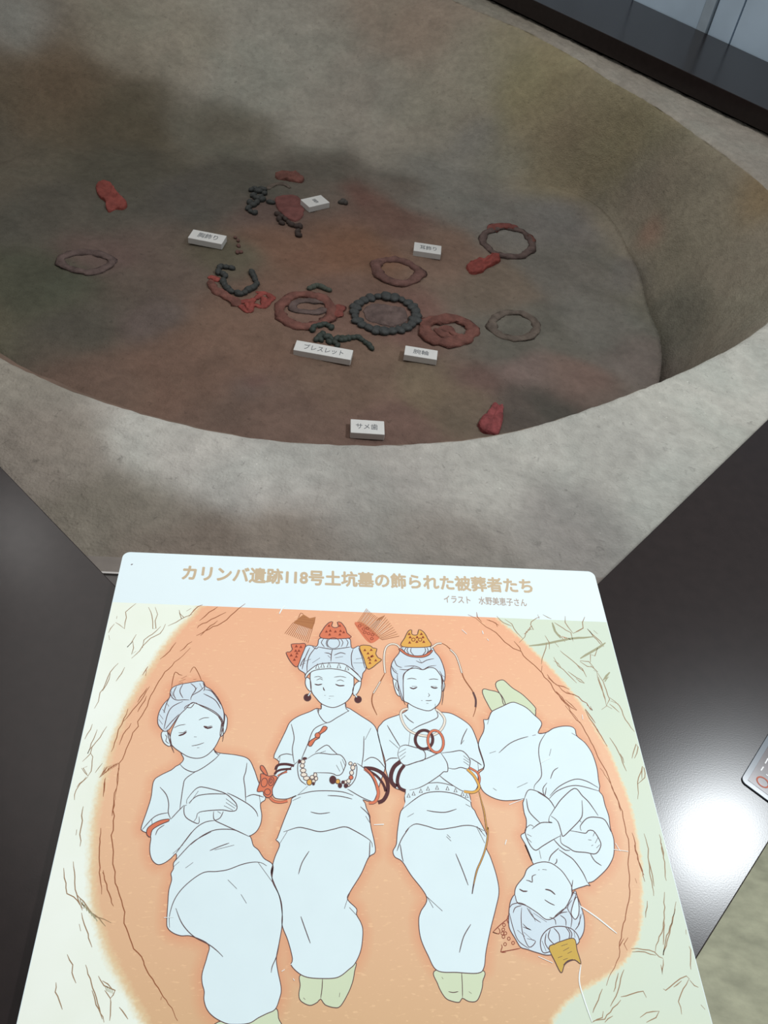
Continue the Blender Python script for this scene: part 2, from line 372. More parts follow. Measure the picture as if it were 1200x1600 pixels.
def blob_mesh(rx, ry, rz, seed, seg=10, rings=6):
    vs = [V((0, 0, rz))]; 
    for i in range(1, rings):
        a = math.pi * i / rings
        for j_ in range(seg):
            b_ = 2 * math.pi * j_ / seg; d = V((math.sin(a) * math.cos(b_), math.sin(a) * math.sin(b_), math.cos(a)))
            k = 1 + 0.16 * noise.noise(d * 1.7 + V((seed, 0, 0)))
            vs.append(V((d.x * rx * k, d.y * ry * k, d.z * rz * k)))
    vs.append(V((0, 0, -rz))); fs = []
    for j_ in range(seg):
        fs.append((0, 1 + j_, 1 + (j_ + 1) % seg)); e = 1 + (rings - 2) * seg
        fs.append((len(vs) - 1, e + (j_ + 1) % seg, e + j_))
        for i in range(rings - 2):
            a = 1 + i * seg; fs.append((a + j_, a + seg + j_, a + seg + (j_ + 1) % seg, a + (j_ + 1) % seg))
    return vs, fs

def strand(name, label, cat, s, m, size=0.011, bead='bead', extra=None):
    P2 = pts(s); ps = [drop(*p) for p in P2]; c = sum(ps, V()) / len(ps); root = empty(name, c); tag(root, label, cat)
    protos = []
    for i, p in enumerate(ps):
        if i < 4:
            v, f_ = blob_mesh(size * (1.25 + 0.12 * i), size * 0.95, size * 0.8, i * 3.1); o = mesh(bead, v, f_, m, root, True); protos.append(o)
        else: o = protos[i % 4].copy(); C.objects.link(o)
        q = ps[min(i + 1, len(ps) - 1)] - ps[max(i - 1, 0)]
        o.location = p - c + V((0, 0, size * 0.45)); o.rotation_euler = (0, 0, math.atan2(q.y, q.x) + random.uniform(-.3, .3))
        o.scale = [random.uniform(0.85, 1.15)] * 3
    return root

def ell(reg, cx, cy, rx, ry, n=40, tilt=0.0, a0=0.0, a1=2 * math.pi):
    x0, y0, s = REG[reg]; out = []
    for i in range(n):
        a = a0 + (a1 - a0) * i / (n if a1 - a0 > 6.2 else n - 1); x, y = rx * math.cos(a), ry * math.sin(a)
        out.append((x0 + (cx + x * math.cos(tilt) - y * math.sin(tilt)) / s, y0 + (cy + x * math.sin(tilt) + y * math.cos(tilt)) / s))
    return out

def tube_band(name, pp, r, m, parent=None, closed=True, h=0.6, seed=0.0, lump=0.6, seg=8, origin=None):
    ps = [drop(*p) for p in pp]; n = len(ps); c = origin or sum(ps, V()) / n; vs = []; fs = []
    for i, p in enumerate(ps):       # a wandering, uneven course
        p.x += r * 0.55 * noise.noise(p * 16 + V((seed, 0, 3))); p.y += r * 0.55 * noise.noise(p * 16 + V((seed, 7, 0)))
    for i, p in enumerate(ps):
        a = ps[(i - 1) % n] if closed or i else p; b_ = ps[(i + 1) % n] if closed or i < n - 1 else p
        t = (b_ - a); t.z = 0; t.normalize(); s = V((t.y, -t.x, 0))
        taper = 1 if closed else min(1, 0.35 + 0.65 * min(i, n - 1 - i) / 2)
        for k in range(seg):
            an = 2 * math.pi * k / seg; rr = r * 0.86 * taper * (1 + lump * noise.noise(p * 28 + V((math.cos(an), math.sin(an), seed))) + 0.5 * lump * 1.6 * noise.noise(p * 70 + V((0, 0, seed + k))))
            vs.append(p - c + s * (math.cos(an) * rr) + V((0, 0, math.sin(an) * rr * h * 0.72 + r * h * 0.12)))
    for i in range(n if closed else n - 1):
        for k in range(seg): fs.append((i * seg + k, i * seg + (k + 1) % seg, ((i + 1) % n) * seg + (k + 1) % seg, ((i + 1) % n) * seg + k))
    if not closed: fs.append(tuple(range(seg))); fs.append(tuple(range((n - 1) * seg, n * seg))[::-1])
    o = mesh(name, vs, fs, m, parent, True)
    if parent is None: o.location = c
    return o

def slab(name, s, hgt, m, parent=None, origin=None, seed=0.0, dome=0.0):
    """irregular low lump of material with rounded edges over an outline"""
    hgt *= 0.6; pp = catmull(pts(s), True, 4); ps = [drop(*p) for p in pp]; n = len(ps); c = sum(ps, V()) / n; o0 = origin or c
    for p in ps: p += (p - c).normalized() * 0.005 * noise.noise(p * 70 + V((seed, 3, 0)))
    vs = []; fs = []
    rings = [(1.0, -0.004), (0.985, hgt * 0.6), (0.93, hgt * 0.95), (0.75, hgt * (1 + dome * 0.4)), (0.45, hgt * (1 + dome * 0.8)), (0.15, hgt * (1 + dome))]
    for k, z in rings:
        for p in ps:
            q = c + (p - c) * k
            base = floor_h(q.x, q.y) if k == 1 else c.z * 0 + floor_h(q.x, q.y)
            vs.append(V((q.x, q.y, base + z + (0.9 * hgt * noise.noise(q * 55 + V((seed, 0, 0))) + 0.5 * hgt * noise.noise(q * 150 + V((seed, 0, 5))) if z > 0 else 0))) - o0)
    for k in range(len(rings) - 1):
        for i in range(n): fs.append((k * n + i, k * n + (i + 1) % n, (k + 1) * n + (i + 1) % n, (k + 1) * n + i))
    e = (len(rings) - 1) * n; vs.append(V((c.x, c.y, floor_h(c.x, c.y) + hgt * (1 + dome))) - o0)
    for i in range(n): fs.append((e + i, e + (i + 1) % n, len(vs) - 1))
    o = mesh(name, vs, fs, m, parent, True)
    bm = bmesh.new(); bm.from_mesh(o.data); bmesh.ops.recalc_face_normals(bm, faces=bm.faces); bm.to_mesh(o.data); bm.free()
    if parent is None: o.location = o0
    return o

strand('bead_necklace', 'loop of dark stone beads above the bright red openwork piece', 'necklace',
       'T 285,178 245,172 205,170 190,205 225,222 240,235 225,275 235,300 255,325 275,345 330,355 345,365 380,355 405,335 430,325 450,312 468,290 455,262 445,238 432,212', bead_m, 0.0088)
# red openwork lacquer piece under the necklace
cc = drop(*pts('T 400,420')[0]); rc = empty('lacquer_ornament', cc); tag(rc, 'bright red openwork lacquer ornament curving below the dark beads', 'ornament')
tube_band('curved_band', catmull(pts('T 115,250 125,290 165,325 220,355 280,385 320,420 335,445'), False, 3), 0.016, brick_m, rc, False, 0.5, 1, origin=cc)
for i, (s, r, m) in enumerate((('T 120,245 140,240 165,250 185,265', 0.015, red_m), ('T 335,430 360,450 390,480 410,488', 0.011, red_m), ('T 335,425 380,410 430,400 450,385', 0.011, red_m),
      ('T 410,488 425,455 455,440 500,460', 0.012, red_m), ('T 445,395 470,375 510,355 545,350', 0.011, red_m), ('T 500,462 530,440 560,415 590,395', 0.012, red_m),
      ('T 545,350 565,370 590,395', 0.013, red_m), ('T 505,370 520,400 510,440', 0.012, red_m), ('T 440,395 435,430 440,455', 0.012, red_m), ('T 380,410 400,440 410,480', 0.010, red_m), ('T 465,345 490,345 540,350', 0.008, red_m))):
    tube_band('openwork_bar', catmull(pts(s), False, 2.5), r * 0.8, m, rc, False, 0.55, i, origin=cc)

t = tube_band('lacquer_ring', ell('T', 815, 480, 190, 112, 46, 0.08), 0.017, brick_m, None, True, 0.5, 3)
tag(t, 'large faded red oval ring between the dark bead loop and the dark bead circle', 'ring')
tg = tube_band('inner_crust', ell('T', 850, 442, 140, 46, 34), 0.012, mauve_m, t, True, 0.4, 5, origin=t.location)
tag(tg, 'grey crust filling the ring')
tube_band('red_fragment', catmull(pts('T 1035,440 1060,470 1060,500 1080,530'), False, 3), 0.018, mat('dull_red', (112, 62, 55), 0.8, 0.2, 0.3, 50, 0.8, 120), t, False, 0.5, 2, origin=t.location)
strand('bead_arc', 'short arc of grey-green beads over the top edge of the faded red oval ring', 'beads', 'T 850,322 875,312 905,305 935,312 960,325 985,335', mat('green_grey_stone', (70, 74, 66), 0.7, 0.2, 0.3, 80), 0.0075)
strand('bead_strand', 'trailing strand of dark green-black beads behind the longest white label', 'beads',
       'T 870,620 880,600 915,592 950,582 985,592 1005,605 900,690 920,670 945,652 925,692 975,672 1000,680 990,710 1030,715 1050,735 1045,685 1075,695 1100,692 1130,682 U 60,665 85,662 112,660 140,660 160,672 182,688 200,700 212,716', mat('green_black_stone', (47, 54, 48), 0.6, 0.3, 0.3, 90), 0.0075)

# circle of flat blue-grey beads
ring_pts = ell('U', 290, 530, 172, 96, 24, 0.06); ps = [drop(*p) for p in ring_pts]; c = sum(ps, V()) / len(ps)
root = tag(empty('bead_circle', c), 'wide circle of blue-grey beads between the two reddish rings', 'necklace')
for i, p in enumerate(ps):
    v, f_ = blob_mesh(0.0135, 0.0145 + 0.004 * math.sin(i * 2.1), 0.007, i * 1.7); o = mesh('bead', v, f_, teal_m, root, True)
    q = ps[(i + 1) % len(ps)] - ps[i - 1]; o.location = p - c + V((0, 0, 0.004)); o.rotation_euler = (0, 0, math.atan2(q.y, q.x) + random.uniform(-.4, .4)); o.scale = [random.uniform(.85, 1.15)] * 3
sl = slab('crust_fill', 'U 170,500 230,470 330,480 400,500 420,550 370,590 280,590 200,560', 0.005, mauve_m, root, c, 4)

t = tube_band('lacquer_ring', ell('U', 362, 290, 118, 62, 36, 0.2), 0.016, umber_m, None, True, 0.6, 7)
tag(t, 'small lumpy brown ring in front of the label nearest the right-hand rings', 'ring')
t = tube_band('lacquer_ring', ell('U', 645, 622, 128, 66, 40, 0.1), 0.020, brick_m, None, True, 0.6, 9)
tag(t, 'thick reddish-brown wrinkled ring right of the blue-grey bead circle', 'ring')
for i, s in enumerate(('U 560,600 600,635 650,650 700,640', 'U 590,600 640,610 680,645 730,650', 'U 620,650 680,675 740,665')):
    tube_band('wrinkle', catmull(pts(s), False, 4), 0.013, brick_m, t, False, 0.5, i, origin=t.location)
t = tube_band('lacquer_ring', ell('U', 970, 130, 138, 82, 44, 0.12), 0.014, mauve_m, None, True, 0.6, 11)
tag(t, 'thin ring with a red top edge beside the right-hand red lump', 'ring')
tube_band('red_arc', ell('U', 965, 128, 128, 86, 14, 0.1, math.pi * 1.18, math.pi * 1.65), 0.018, mat('matt_red', (116, 68, 62), 0.8, 0.2, 0.3, 50, 0.8, 120), t, False, 0.55, 3, origin=t.location)
tube_band('red_arc', ell('U', 968, 130, 136, 84, 10, 0.1, math.pi * 1.75, math.pi * 1.98), 0.012, brick_m, t, False, 0.7, 5, origin=t.location)
t = tube_band('soil_ring', ell('U', 1000, 590, 130, 72, 40, 0.05), 0.013, earth_m, None, True, 0.4, 13)
tag(t, 'faint earth-coloured ring right of the thick reddish-brown ring', 'ring')
t = tube_band('soil_ring', ell('W', 340, 680, 185, 72, 40, 0.02), 0.013, mauve_m, None, True, 0.5, 15)
tag(t, 'faint purplish ring at the far left of the pit floor', 'ring')
t = slab('comb_fragment', 'U 738,262 770,240 840,225 900,200 922,215 915,245 850,275 820,300 765,308 745,290', 0.016, red_m, seed=1)
tag(t, 'bright red lacquer lump below the thin ring on the right', 'fragment')
t = slab('comb_fragment', 'W 412,150 440,108 505,108 545,150 580,205 640,262 625,300 560,302 502,322 482,272 470,235 430,205', 0.013, mat('soft_red', (122, 62, 55), 0.8, 0.2, 0.25, 50, 0.8, 120), seed=2)
tag(t, 'flat red lacquer piece alone on the upper left of the floor', 'fragment')
t = slab('comb_fragment', 'X 150,625 200,560 250,505 300,430 340,425 365,440 400,425 395,520 380,640 340,712 260,700 200,685', 0.016, mat('rose_red', (120, 60, 60), 0.8, 0.2, 0.35, 60, 0.8, 120), seed=3)
tag(t, 'red flaky lacquer piece tucked behind the near rim', 'fragment')
t = slab('comb_fragment', 'S 690,150 710,128 790,128 870,150 905,180 890,205 830,200 760,185 700,175', 0.013, brick_m, seed=4)
tag(t, 'long dull red bar farthest back on the pit floor', 'fragment')
tube_band('grey_rim', catmull(pts('S 640,250 690,215 740,208 780,225 800,240'), False, 3), 0.010, earth_m, t, False, 0.5, 2, origin=t.location)
t = slab('crust_patch', 'S 700,310 770,290 850,300 890,350 895,430 870,475 800,475 740,430 700,380', 0.006, mat('dusky_red', (104, 66, 62), 0.85, 0.15, 0.25, 40, 0.6, 120), seed=5)
tag(t, 'dusky red crust patch left of the smallest white label', 'fragment')
strand('bead_cluster', 'heap of black beads left of the dusky red patch', 'beads', 'S 520,260 545,250 570,270 600,255 615,285 535,300 560,320 585,310 510,350 530,370 560,350 500,390 515,415 545,425 600,330 660,350', bead_m, 0.0085)
strand('bead_cluster', 'broken line of dark beads below the dusky red patch', 'beads', 'S 712,435 735,450 765,470 790,495 810,510 845,520 870,520 855,560 860,585 740,500 720,470', mat('brown_black_stone', (60, 50, 46), 0.7, 0.2, 0.3, 80), 0.0078)
strand('bead_cluster', 'small clump of loose dark beads right of the smallest white label', 'beads', 'S 1185,340 1200,352 1175,350', mat('loose_stone', (70, 66, 62), 0.7, 0.2, 0.3, 80), 0.0075)
strand('bead_cluster', 'tiny dark beads in a row below the left label', 'beads', 'S 405,600 425,622 428,660 420,705 445,705', umber_m, 0.005)

# white name plates
plate_w = mat('white_acrylic', (198, 197, 193), 0.45, 0.4, 0.03, 50); ink = mat('grey_ink', (95, 98, 102), 0.6, 0.2, 0.05, 90)
for s, txt, (a0, a1, b0, b1), lab in (
    ('T 750,697 1162,770 1146,842 735,768', 'ブレスレット', (0.16, 0.85, 0.25, 0.78), 'longest white name plate, reading ブレスレット, below the trailing bead strand'),
    ('S 95,545 338,590 312,655 68,605', '胸飾り', (0.22, 0.80, 0.28, 0.80), 'white name plate reading 胸飾り above the dark bead necklace'),
    ('S 880,328 1028,296 1080,353 932,388', '櫛', (0.42, 0.60, 0.25, 0.75), 'small white name plate with one character, 櫛, farthest back on the floor'),
    ('U 448,133 600,156 597,203 448,182', '耳飾り', (0.22, 0.82, 0.3, 0.75), 'white name plate reading 耳飾り behind the small lumpy brown ring'),
    ('U 400,703 580,734 574,783 394,756', '腕輪', (0.26, 0.74, 0.28, 0.75), 'white name plate reading 腕輪 before the thick reddish-brown ring'),
    ('Y 462,578 690,590 688,683 462,665', 'サメ歯', (0.16, 0.80, 0.3, 0.72), 'white name plate reading サメ歯 nearest the front rim')):
    P4 = pts(s); hz = 0.013; g = drop(*P4[2]); zt = g.z + hz + 0.004
    q = [up(*p, zt) for p in P4]; c = sum(q, V()) / 4
    ux = ((q[1] - q[0]) + (q[2] - q[3])); W_ = ux.length / 2; ux.normalize(); ux0 = ux.copy(); uy = V((-ux.y, ux.x, 0))
    H_ = abs(((q[0] - q[3]) + (q[1] - q[2])).dot(uy)) / 2
    root = empty('name_plate', (c.x, c.y, zt - hz), math.atan2(ux.y, ux.x)); tag(root, lab, 'name plate', 'white name plates on the pit floor')
    v, f_ = prism([(-W_ / 2, -H_ / 2), (W_ / 2, -H_ / 2), (W_ / 2, H_ / 2), (-W_ / 2, H_ / 2)], -0.003, hz)
    bevel(mesh('plate', v, f_, plate_w, root), 0.0012)
    text_on('lettering', txt, V((-W_ / 2 + W_ * a0, -H_ / 2 + H_ * b0, hz)), V((1, 0, 0)), V((0, 1, 0)), W_ * (a1 - a0), H_ * (b1 - b0), ink, root, 0.0)
# ------------------------------------------------------------------ the printed illustration panel
PT = 0.012                                   # board thickness; it lies on the dark corner
tl = up(193, 862, PT); tr = up(928, 893, PT); ux = (tr - tl).normalized(); uy = V((-ux.y, ux.x, 0)); PWD = (tr - tl).length; PLN = 0.60
panel = empty('illustration_board', (tl.x, tl.y, 0.0005), math.atan2(ux.y, ux.x))
tag(panel, 'white board printed with four women lying on an orange oval, resting on the dark case', 'picture board')
def loc2(px, py):                            # photo pixel -> the board's own face coordinates
    d = up(px, py, PT) - tl; return (d.dot(ux), d.dot(uy))
white = (222, 237, 240)
board_m = mat('white_board', white, 0.4, 0.25, 0.01, 20)
rad = 0.008; cor = []
for cx, cy, a0 in ((PWD - rad, -rad, 0), (rad, -rad, 90), (rad, -PLN + rad, 180), (PWD - rad, -PLN + rad, 270)):
    for k in range(7): a = math.radians(a0 + 15 * k); cor.append((cx + rad * math.cos(a), cy + rad * math.sin(a)))
v, f_ = prism(cor, 0, PT - 0.0005)
bevel(mesh('board', v, f_, board_m, panel), 0.0008)
ZP = PT - 0.0005
LAYER = 0.00004

def pm(name, rgb, rough=0.5): return mat(name, rgb, rough, 0.15, 0.015, 30)
PAL = dict(white=pm('print_white', (218, 235, 238)), hair=pm('print_hair', (206, 221, 229)), foot=pm('print_yellow_green', (206, 218, 186)), shade=pm('print_pale_green', (208, 230, 228)),
           red=pm('print_red', (214, 120, 88)), dark=pm('print_maroon', (84, 48, 50)), gold=pm('print_gold', (222, 168, 84)), ochre=pm('print_ochre', (202, 168, 80)),
           line=pm('print_line', (94, 68, 68)), brown=pm('print_brown_line', (150, 92, 60)), crack=pm('print_crack', (156, 128, 98)), olive=pm('print_olive', (160, 158, 128)),
           title=pm('title_ink', (196, 176, 146)), credit=pm('credit_ink', (176, 160, 146)), scratch=pm('scratch', (235, 242, 240)), cream=pm('print_cream_bead', (232, 222, 206)),
           dull=pm('print_dull_brown', (176, 118, 76)), hole=pm('print_hole', (140, 66, 48)))

class Art:
    """flat printed shapes collected into one mesh"""
    def __init__(self): self.v = []; self.f = []; self.m = []; self.names = []; self.k = 0
    def mi(self, k):
        if k not in self.names: self.names.append(k)
        return self.names.index(k)
    def fill(self, pp, k, lay, smooth=True):
        if isinstance(pp, str): pp = pts(pp)
        if smooth: pp = catmull(pp, True, 4)
        q = [loc2(*p) for p in pp]; b = len(self.v); z = ZP + lay * LAYER
        self.v += [(a[0], a[1], z) for a in q]
        for t in tessellate_polygon([[V((a[0], a[1], 0)) for a in q]]):
            n = (V(q[t[1]]) - V(q[t[0]])).cross(V(q[t[2]]) - V(q[t[0]]))
            self.f.append(tuple(i + b for i in (t if n > 0 else t[::-1]))); self.m.append(self.mi(k))
    def line(self, pp, k='line', w=1.3, lay=10, closed=False, smooth=True, taper=True):
        if isinstance(pp, str): pp = pts(pp)
        if smooth: pp = catmull(pp, closed, 4)
        pp = [p for p in pp if 0.0015 < loc2(*p)[0] < PWD - 0.0015 and loc2(*p)[1] > -PLN + 0.002]
        if len(pp) < 2: return
        q = [V(loc2(*p)) for p in pp]; n = len(q); b = len(self.v)
        for i in range(n):
            a = q[(i - 1) % n] if closed or i else q[i]; c = q[(i + 1) % n] if closed or i < n - 1 else q[i]
            t = c - a
            if t.length < 1e-9: t = V((1, 0))
            t.normalize(); s = V((-t.y, t.x)); px, py = pp[i]
            sc = (loc2(px + 1, py)[0] - loc2(px, py)[0]) * w * 0.5
            if taper and not closed: sc *= min(1, 0.45 + 0.55 * min(i, n - 1 - i) / max(1, n * 0.18))
            z = ZP + lay * LAYER + self.k % 12 * 3e-6
            self.v += [(*(q[i] - s * sc), z), (*(q[i] + s * sc), z)]
        self.k += 1
        for i in range(n if closed else n - 1):
            j = (i + 1) % n; self.f.append((b + 2 * i + 1, b + 2 * i, b + 2 * j, b + 2 * j + 1)); self.m.append(self.mi(k))
    def lines(self, s, k='line', w=1.3, lay=10):
        for t in s.split(';'):
            if t.strip(): self.line(t, k, w, lay)
    def both(self, s, k, lay, w=1.3, lk='line', ll=None):
        self.fill(s, k, lay); self.line(s, lk, w, lay + 0.5 if ll is None else ll, True)
    def ring(self, reg, cx, cy, rx, ry, k, w, lay, tilt=0.0, outline=True):
        pp = ell(reg, cx, cy, rx, ry, 36, tilt)
        if outline: self.line(pp, 'line', w + 1.4, lay, True)
        self.line(pp, k, w, lay + 0.4, True)
    def dot(self, reg, cx, cy, r, k, lay, ry=None, outline=True, w=1.1):
        pp = ell(reg, cx, cy, r, ry or r, 14); self.fill(pp, k, lay, False)
        if outline: self.line(pp, 'line', w, lay + 0.3, True, False)
    def band(self, s, k, w, lay):
        self.line(s, 'line', w + 1.2, lay, taper=False); self.line(s, k, w, lay + 0.4, taper=False)
    def build(self, name, parent):
        if not self.f: return None
        o = mesh(name, self.v, self.f, [PAL[k] for k in self.names], parent, mi=self.m)
        return o

# --- picture field: cream ground with an orange oval whose edge is airbrushed
oval = catmull(pts('345,936 300,968 262,1010 222,1070 188,1140 165,1220 152,1300 148,1380 158,1440 180,1500 212,1560 238,1610 300,1690 430,1760 640,1790 790,1740 850,1640 862,1592 900,1550 955,1520 990,1480 1001,1430 1000,1350 986,1270 962,1200 934,1145 905,1100 865,1050 815,1002 770,962 735,925 540,900'), True, 12)
OV = np.array([loc2(*p) for p in oval])
BODY = {}
BODY[1] = 'A 415,770 435,830 405,870 370,890 340,915 250,960 200,1005 180,1130 150,1230 105,1360 110,1390 150,1410 178,1440 172,1500 B 157,130 162,170 180,210 215,235 260,225 310,190 345,155 350,190 328,225 328,265 310,300 315,345 295,420 287,520 280,640 285,690 320,725 380,748 460,752 580,812 570,900 535,1020 535,1090 550,1150 548,1210 570,1280 620,1335 700,1378 760,1387 870,1380 940,1340 1000,1310 1060,1280 1090,1210 1105,1130 1080,1000 1070,910 1090,800 1110,680 1112,590 1090,460 1040,350 1045,240 980,190 940,130 905,100 890,50 875,25 A 945,1435 1000,1400 1035,1340 1045,1270 1035,1180 1075,1135 1020,1010 985,910 940,830 850,800 725,785 690,775 665,750 600,700 480,700'
BODY[2] = 'D 560,50 555,95 510,95 460,120 360,160 290,210 250,290 155,490 165,520 195,545 185,590 160,650 145,720 138,790 142,825 160,855 210,865 270,862 345,835 305,860 300,890 285,930 240,1040 180,1200 E 155,160 185,200 150,290 130,360 120,440 190,620 205,720 205,830 250,950 285,1090 275,1140 330,1200 400,1235 520,1245 640,1235 730,1170 775,1125 820,1020 835,880 820,810 785,745 785,700 715,625 740,560 820,430 880,300 930,260 925,180 900,70 890,0 D 970,1010 940,940 930,900 910,870 960,885 1000,885 1028,830 1060,720 1100,600 1090,540 1060,400 1030,280 990,220 900,160 800,95 765,80 760,40 660,10'
BODY[3] = 'G 345,60 345,110 275,155 150,200 95,245 60,330 130,590 140,690 200,830 290,870 320,870 312,950 320,1000 290,1050 270,1090 245,1260 H 190,240 165,290 180,335 235,370 300,470 420,640 375,750 360,820 375,950 430,1080 500,1195 650,1210 810,1215 855,1170 870,1050 905,880 945,720 968,600 950,480 905,340 870,260 880,180 800,20 G 970,1060 940,1020 925,920 900,880 960,885 1000,820 1000,690 1010,680 1060,640 1015,480 980,370 935,275 860,210 750,150 650,135 600,110 600,60 480,20'
BODY[4] = 'I 120,460 150,400 175,380 240,350 325,313 380,325 450,360 510,415 580,490 550,575 620,570 680,535 760,517 830,520 865,545 880,600 950,660 1010,750 1050,870 1065,980 1075,1030 1070,1070 1100,1110 1120,1190 J 1035,430 1050,540 1080,640 1080,770 1050,850 1000,920 900,1010 850,1025 K 975,385 945,380 880,400 700,440 500,300 440,180 420,140 360,0 J 350,830 300,700 250,605 290,570 300,470 280,400 268,310 280,275 I 380,1145 250,1150 150,1120 80,1070 50,1000 45,920 90,860 40,680 85,560 90,500 85,460'
HAIR = {1: 'A 285,615 240,570 232,520 245,460 280,400 325,350 330,310 345,275 400,250 480,235 580,222 605,262 650,290 700,350 735,420 750,480 745,560 735,520 690,470 620,430 540,400 500,390 450,440 400,490 350,560 320,600',
        2: 'C 388,592 380,560 330,520 350,440 390,350 435,345 470,352 485,330 495,290 560,284 720,285 740,330 745,360 765,365 815,355 860,510 835,560 820,612 760,560 700,520 600,500 500,510 420,560',
        3: 'F 205,660 185,600 190,530 215,480 260,425 290,365 420,362 560,365 600,415 650,480 690,600 685,690 655,640 600,570 540,560 485,580 420,565 360,575 310,620 300,700 300,870 260,790 245,690',
        4: 'K 265,470 230,520 215,590 210,680 215,780 270,880 320,960 380,980 470,1010 580,1035 700,1000 830,920 880,880 915,800 915,680 880,560 850,480 830,430 790,500 740,590 640,680 560,700 480,640 370,570 290,545'}
def seg_dist(P, Q):
    A = Q; B = np.roll(Q, -1, 0); d = np.full(len(P), 9.0); ins_ = np.zeros(len(P), bool)
    for a, b in zip(A, B):
        e = b - a; L = max(1e-12, e.dot(e)); t = np.clip(((P - a) @ e) / L, 0, 1); d = np.minimum(d, np.hypot(*(P - a - t[:, None] * e).T))
        c = (a[1] > P[:, 1]) != (b[1] > P[:, 1])
        with np.errstate(divide='ignore', invalid='ignore'): xx = (b[0] - a[0]) * (P[:, 1] - a[1]) / (b[1] - a[1]) + a[0]
        ins_ ^= c & (P[:, 0] < xx)
    return np.where(ins_, d, -d)
top_l = loc2(178, 941)[1]; top_r = loc2(950, 972)[1]
GX, GY = 230, 230; e0 = 0.0006
gx = np.linspace(e0, PWD - e0, GX); gv = np.linspace(0, 1, GY); gp = []
for vv in gv:
    for xx in gx:
        ty = top_l + (top_r - top_l) * xx / PWD; gp.append((xx, ty + (-PLN + 0.004 - ty) * vv))
gp = np.array(gp)
d_ov = seg_dist(gp, OV)
d_b = np.full(len(gp), -9.0)
for k in BODY:
    for s in (BODY[k], HAIR[k]): d_b = np.maximum(d_b, seg_dist(gp, np.array([loc2(*p) for p in pts(s)])))
fm = bpy.data.materials.new('printed_field'); fm.use_nodes = True
fo = mesh('picture_print', [(a[0], a[1], ZP + 0.5 * LAYER) for a in gp], [(r * GX + c, (r + 1) * GX + c, (r + 1) * GX + c + 1, r * GX + c + 1) for r in range(GY - 1) for c in range(GX - 1)], fm, panel)
tag(fo, 'orange oval on a cream ground')
for nm, arr in (('oval', d_ov), ('figures', d_b)):
    a = fo.data.attributes.new(nm, 'FLOAT', 'POINT'); a.data.foreach_set('value', arr.astype(np.float32))
nt = fm.node_tree; bs = nt.nodes['Principled BSDF']; bs.inputs['Roughness'].default_value = 0.45; bs.inputs['Specular IOR Level'].default_value = 0.2
tc = nt.nodes.new('ShaderNodeTexCoord')
def attr(n):
    a = nt.nodes.new('ShaderNodeAttribute'); a.attribute_name = n; return a.outputs['Fac']
def nse(scale, st=(1, 1, 1), det=4):
    mp = nt.nodes.new('ShaderNodeMapping'); mp.inputs['Scale'].default_value = st; nt.links.new(tc.outputs['Object'], mp.inputs[0])
    n = nt.nodes.new('ShaderNodeTexNoise'); n.inputs['Scale'].default_value = scale; n.inputs['Detail'].default_value = det; nt.links.new(mp.outputs[0], n.inputs['Vector']); return n.outputs[0]
def mth(op, a, b=None):
    n = nt.nodes.new('ShaderNodeMath'); n.operation = op
    for i, x in enumerate((a, b)):
        if x is None: continue
        if isinstance(x, (int, float)): n.inputs[i].default_value = x
        else: nt.links.new(x, n.inputs[i])
    return n.outputs[0]
def ramp(src, stops):
    r = nt.nodes.new('ShaderNodeValToRGB'); els = r.color_ramp.elements
    while len(els) < len(stops): els.new(0.5)
    for e, (p, c) in zip(els, stops): e.position = p; e.color = (*lin(c), 1)
    nt.links.new(src, r.inputs[0]); return r.outputs[0]
def mixc(fac, a, b):
    m = nt.nodes.new('ShaderNodeMix'); m.data_type = 'RGBA'
    for s, x in ((0, fac), (6, a), (7, b)):
        if isinstance(x, tuple): m.inputs[s].default_value = (*lin(x), 1)
        else: nt.links.new(x, m.inputs[s])
    return m.outputs[2]
sx = nt.nodes.new('ShaderNodeSeparateXYZ'); nt.links.new(tc.outputs['Object'], sx.inputs[0])
# orange: salmon at the top, tan at the foot, redder round the figures
yn = mth('MULTIPLY', sx.outputs[1], -1 / PLN)
orange = ramp(yn, [(0.1, (233, 174, 138)), (0.45, (232, 186, 150)), (0.68, (220, 178, 140)), (0.95, (196, 166, 120))])
glow = ramp(mth('ADD', mth('MULTIPLY', attr('figures'), 42), 1.0), [(0.0, (0, 0, 0)), (0.55, (20, 20, 20)), (1.0, (190, 190, 190))])
orange = mixc(glow, orange, (218, 138, 104))
orange = mixc(ramp(nse(9), [(0.35, (0, 0, 0)), (0.75, (120, 120, 120))]), orange, (226, 186, 144))
speck = ramp(nse(420, (0.35, 1, 1), 2), [(0.62, (0, 0, 0)), (0.72, (170, 170, 170))])
orange = mixc(speck, orange, (244, 206, 160))
cream = ramp(sx.outputs[0], [(0.0, (240, 246, 236)), (0.18, (232, 240, 224)), (0.40, (206, 220, 202)), (0.55, (204, 216, 198))])  # whiter towards the left: stronger light painted into the cream
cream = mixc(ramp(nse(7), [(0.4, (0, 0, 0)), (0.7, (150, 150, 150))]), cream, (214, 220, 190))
rag = mth('ADD', attr('oval'), mth('MULTIPLY', mth('SUBTRACT', nse(330), 0.5), 0.006))
rag = mth('ADD', rag, mth('MULTIPLY', mth('SUBTRACT', nse(25), 0.5), 0.006))
k = mth('ADD', mth('MULTIPLY', rag, mth('ADD', mth('MULTIPLY', sx.outputs[0], 110), 30)), 0.5)
fringe = ramp(k, [(0.2, (0, 0, 0)), (0.45, (255, 255, 255))])
edge = ramp(k, [(0.30, (0, 0, 0)), (0.62, (255, 255, 255))])
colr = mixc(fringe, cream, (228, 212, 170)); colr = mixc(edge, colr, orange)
nt.links.new(colr, bs.inputs['Base Color'])

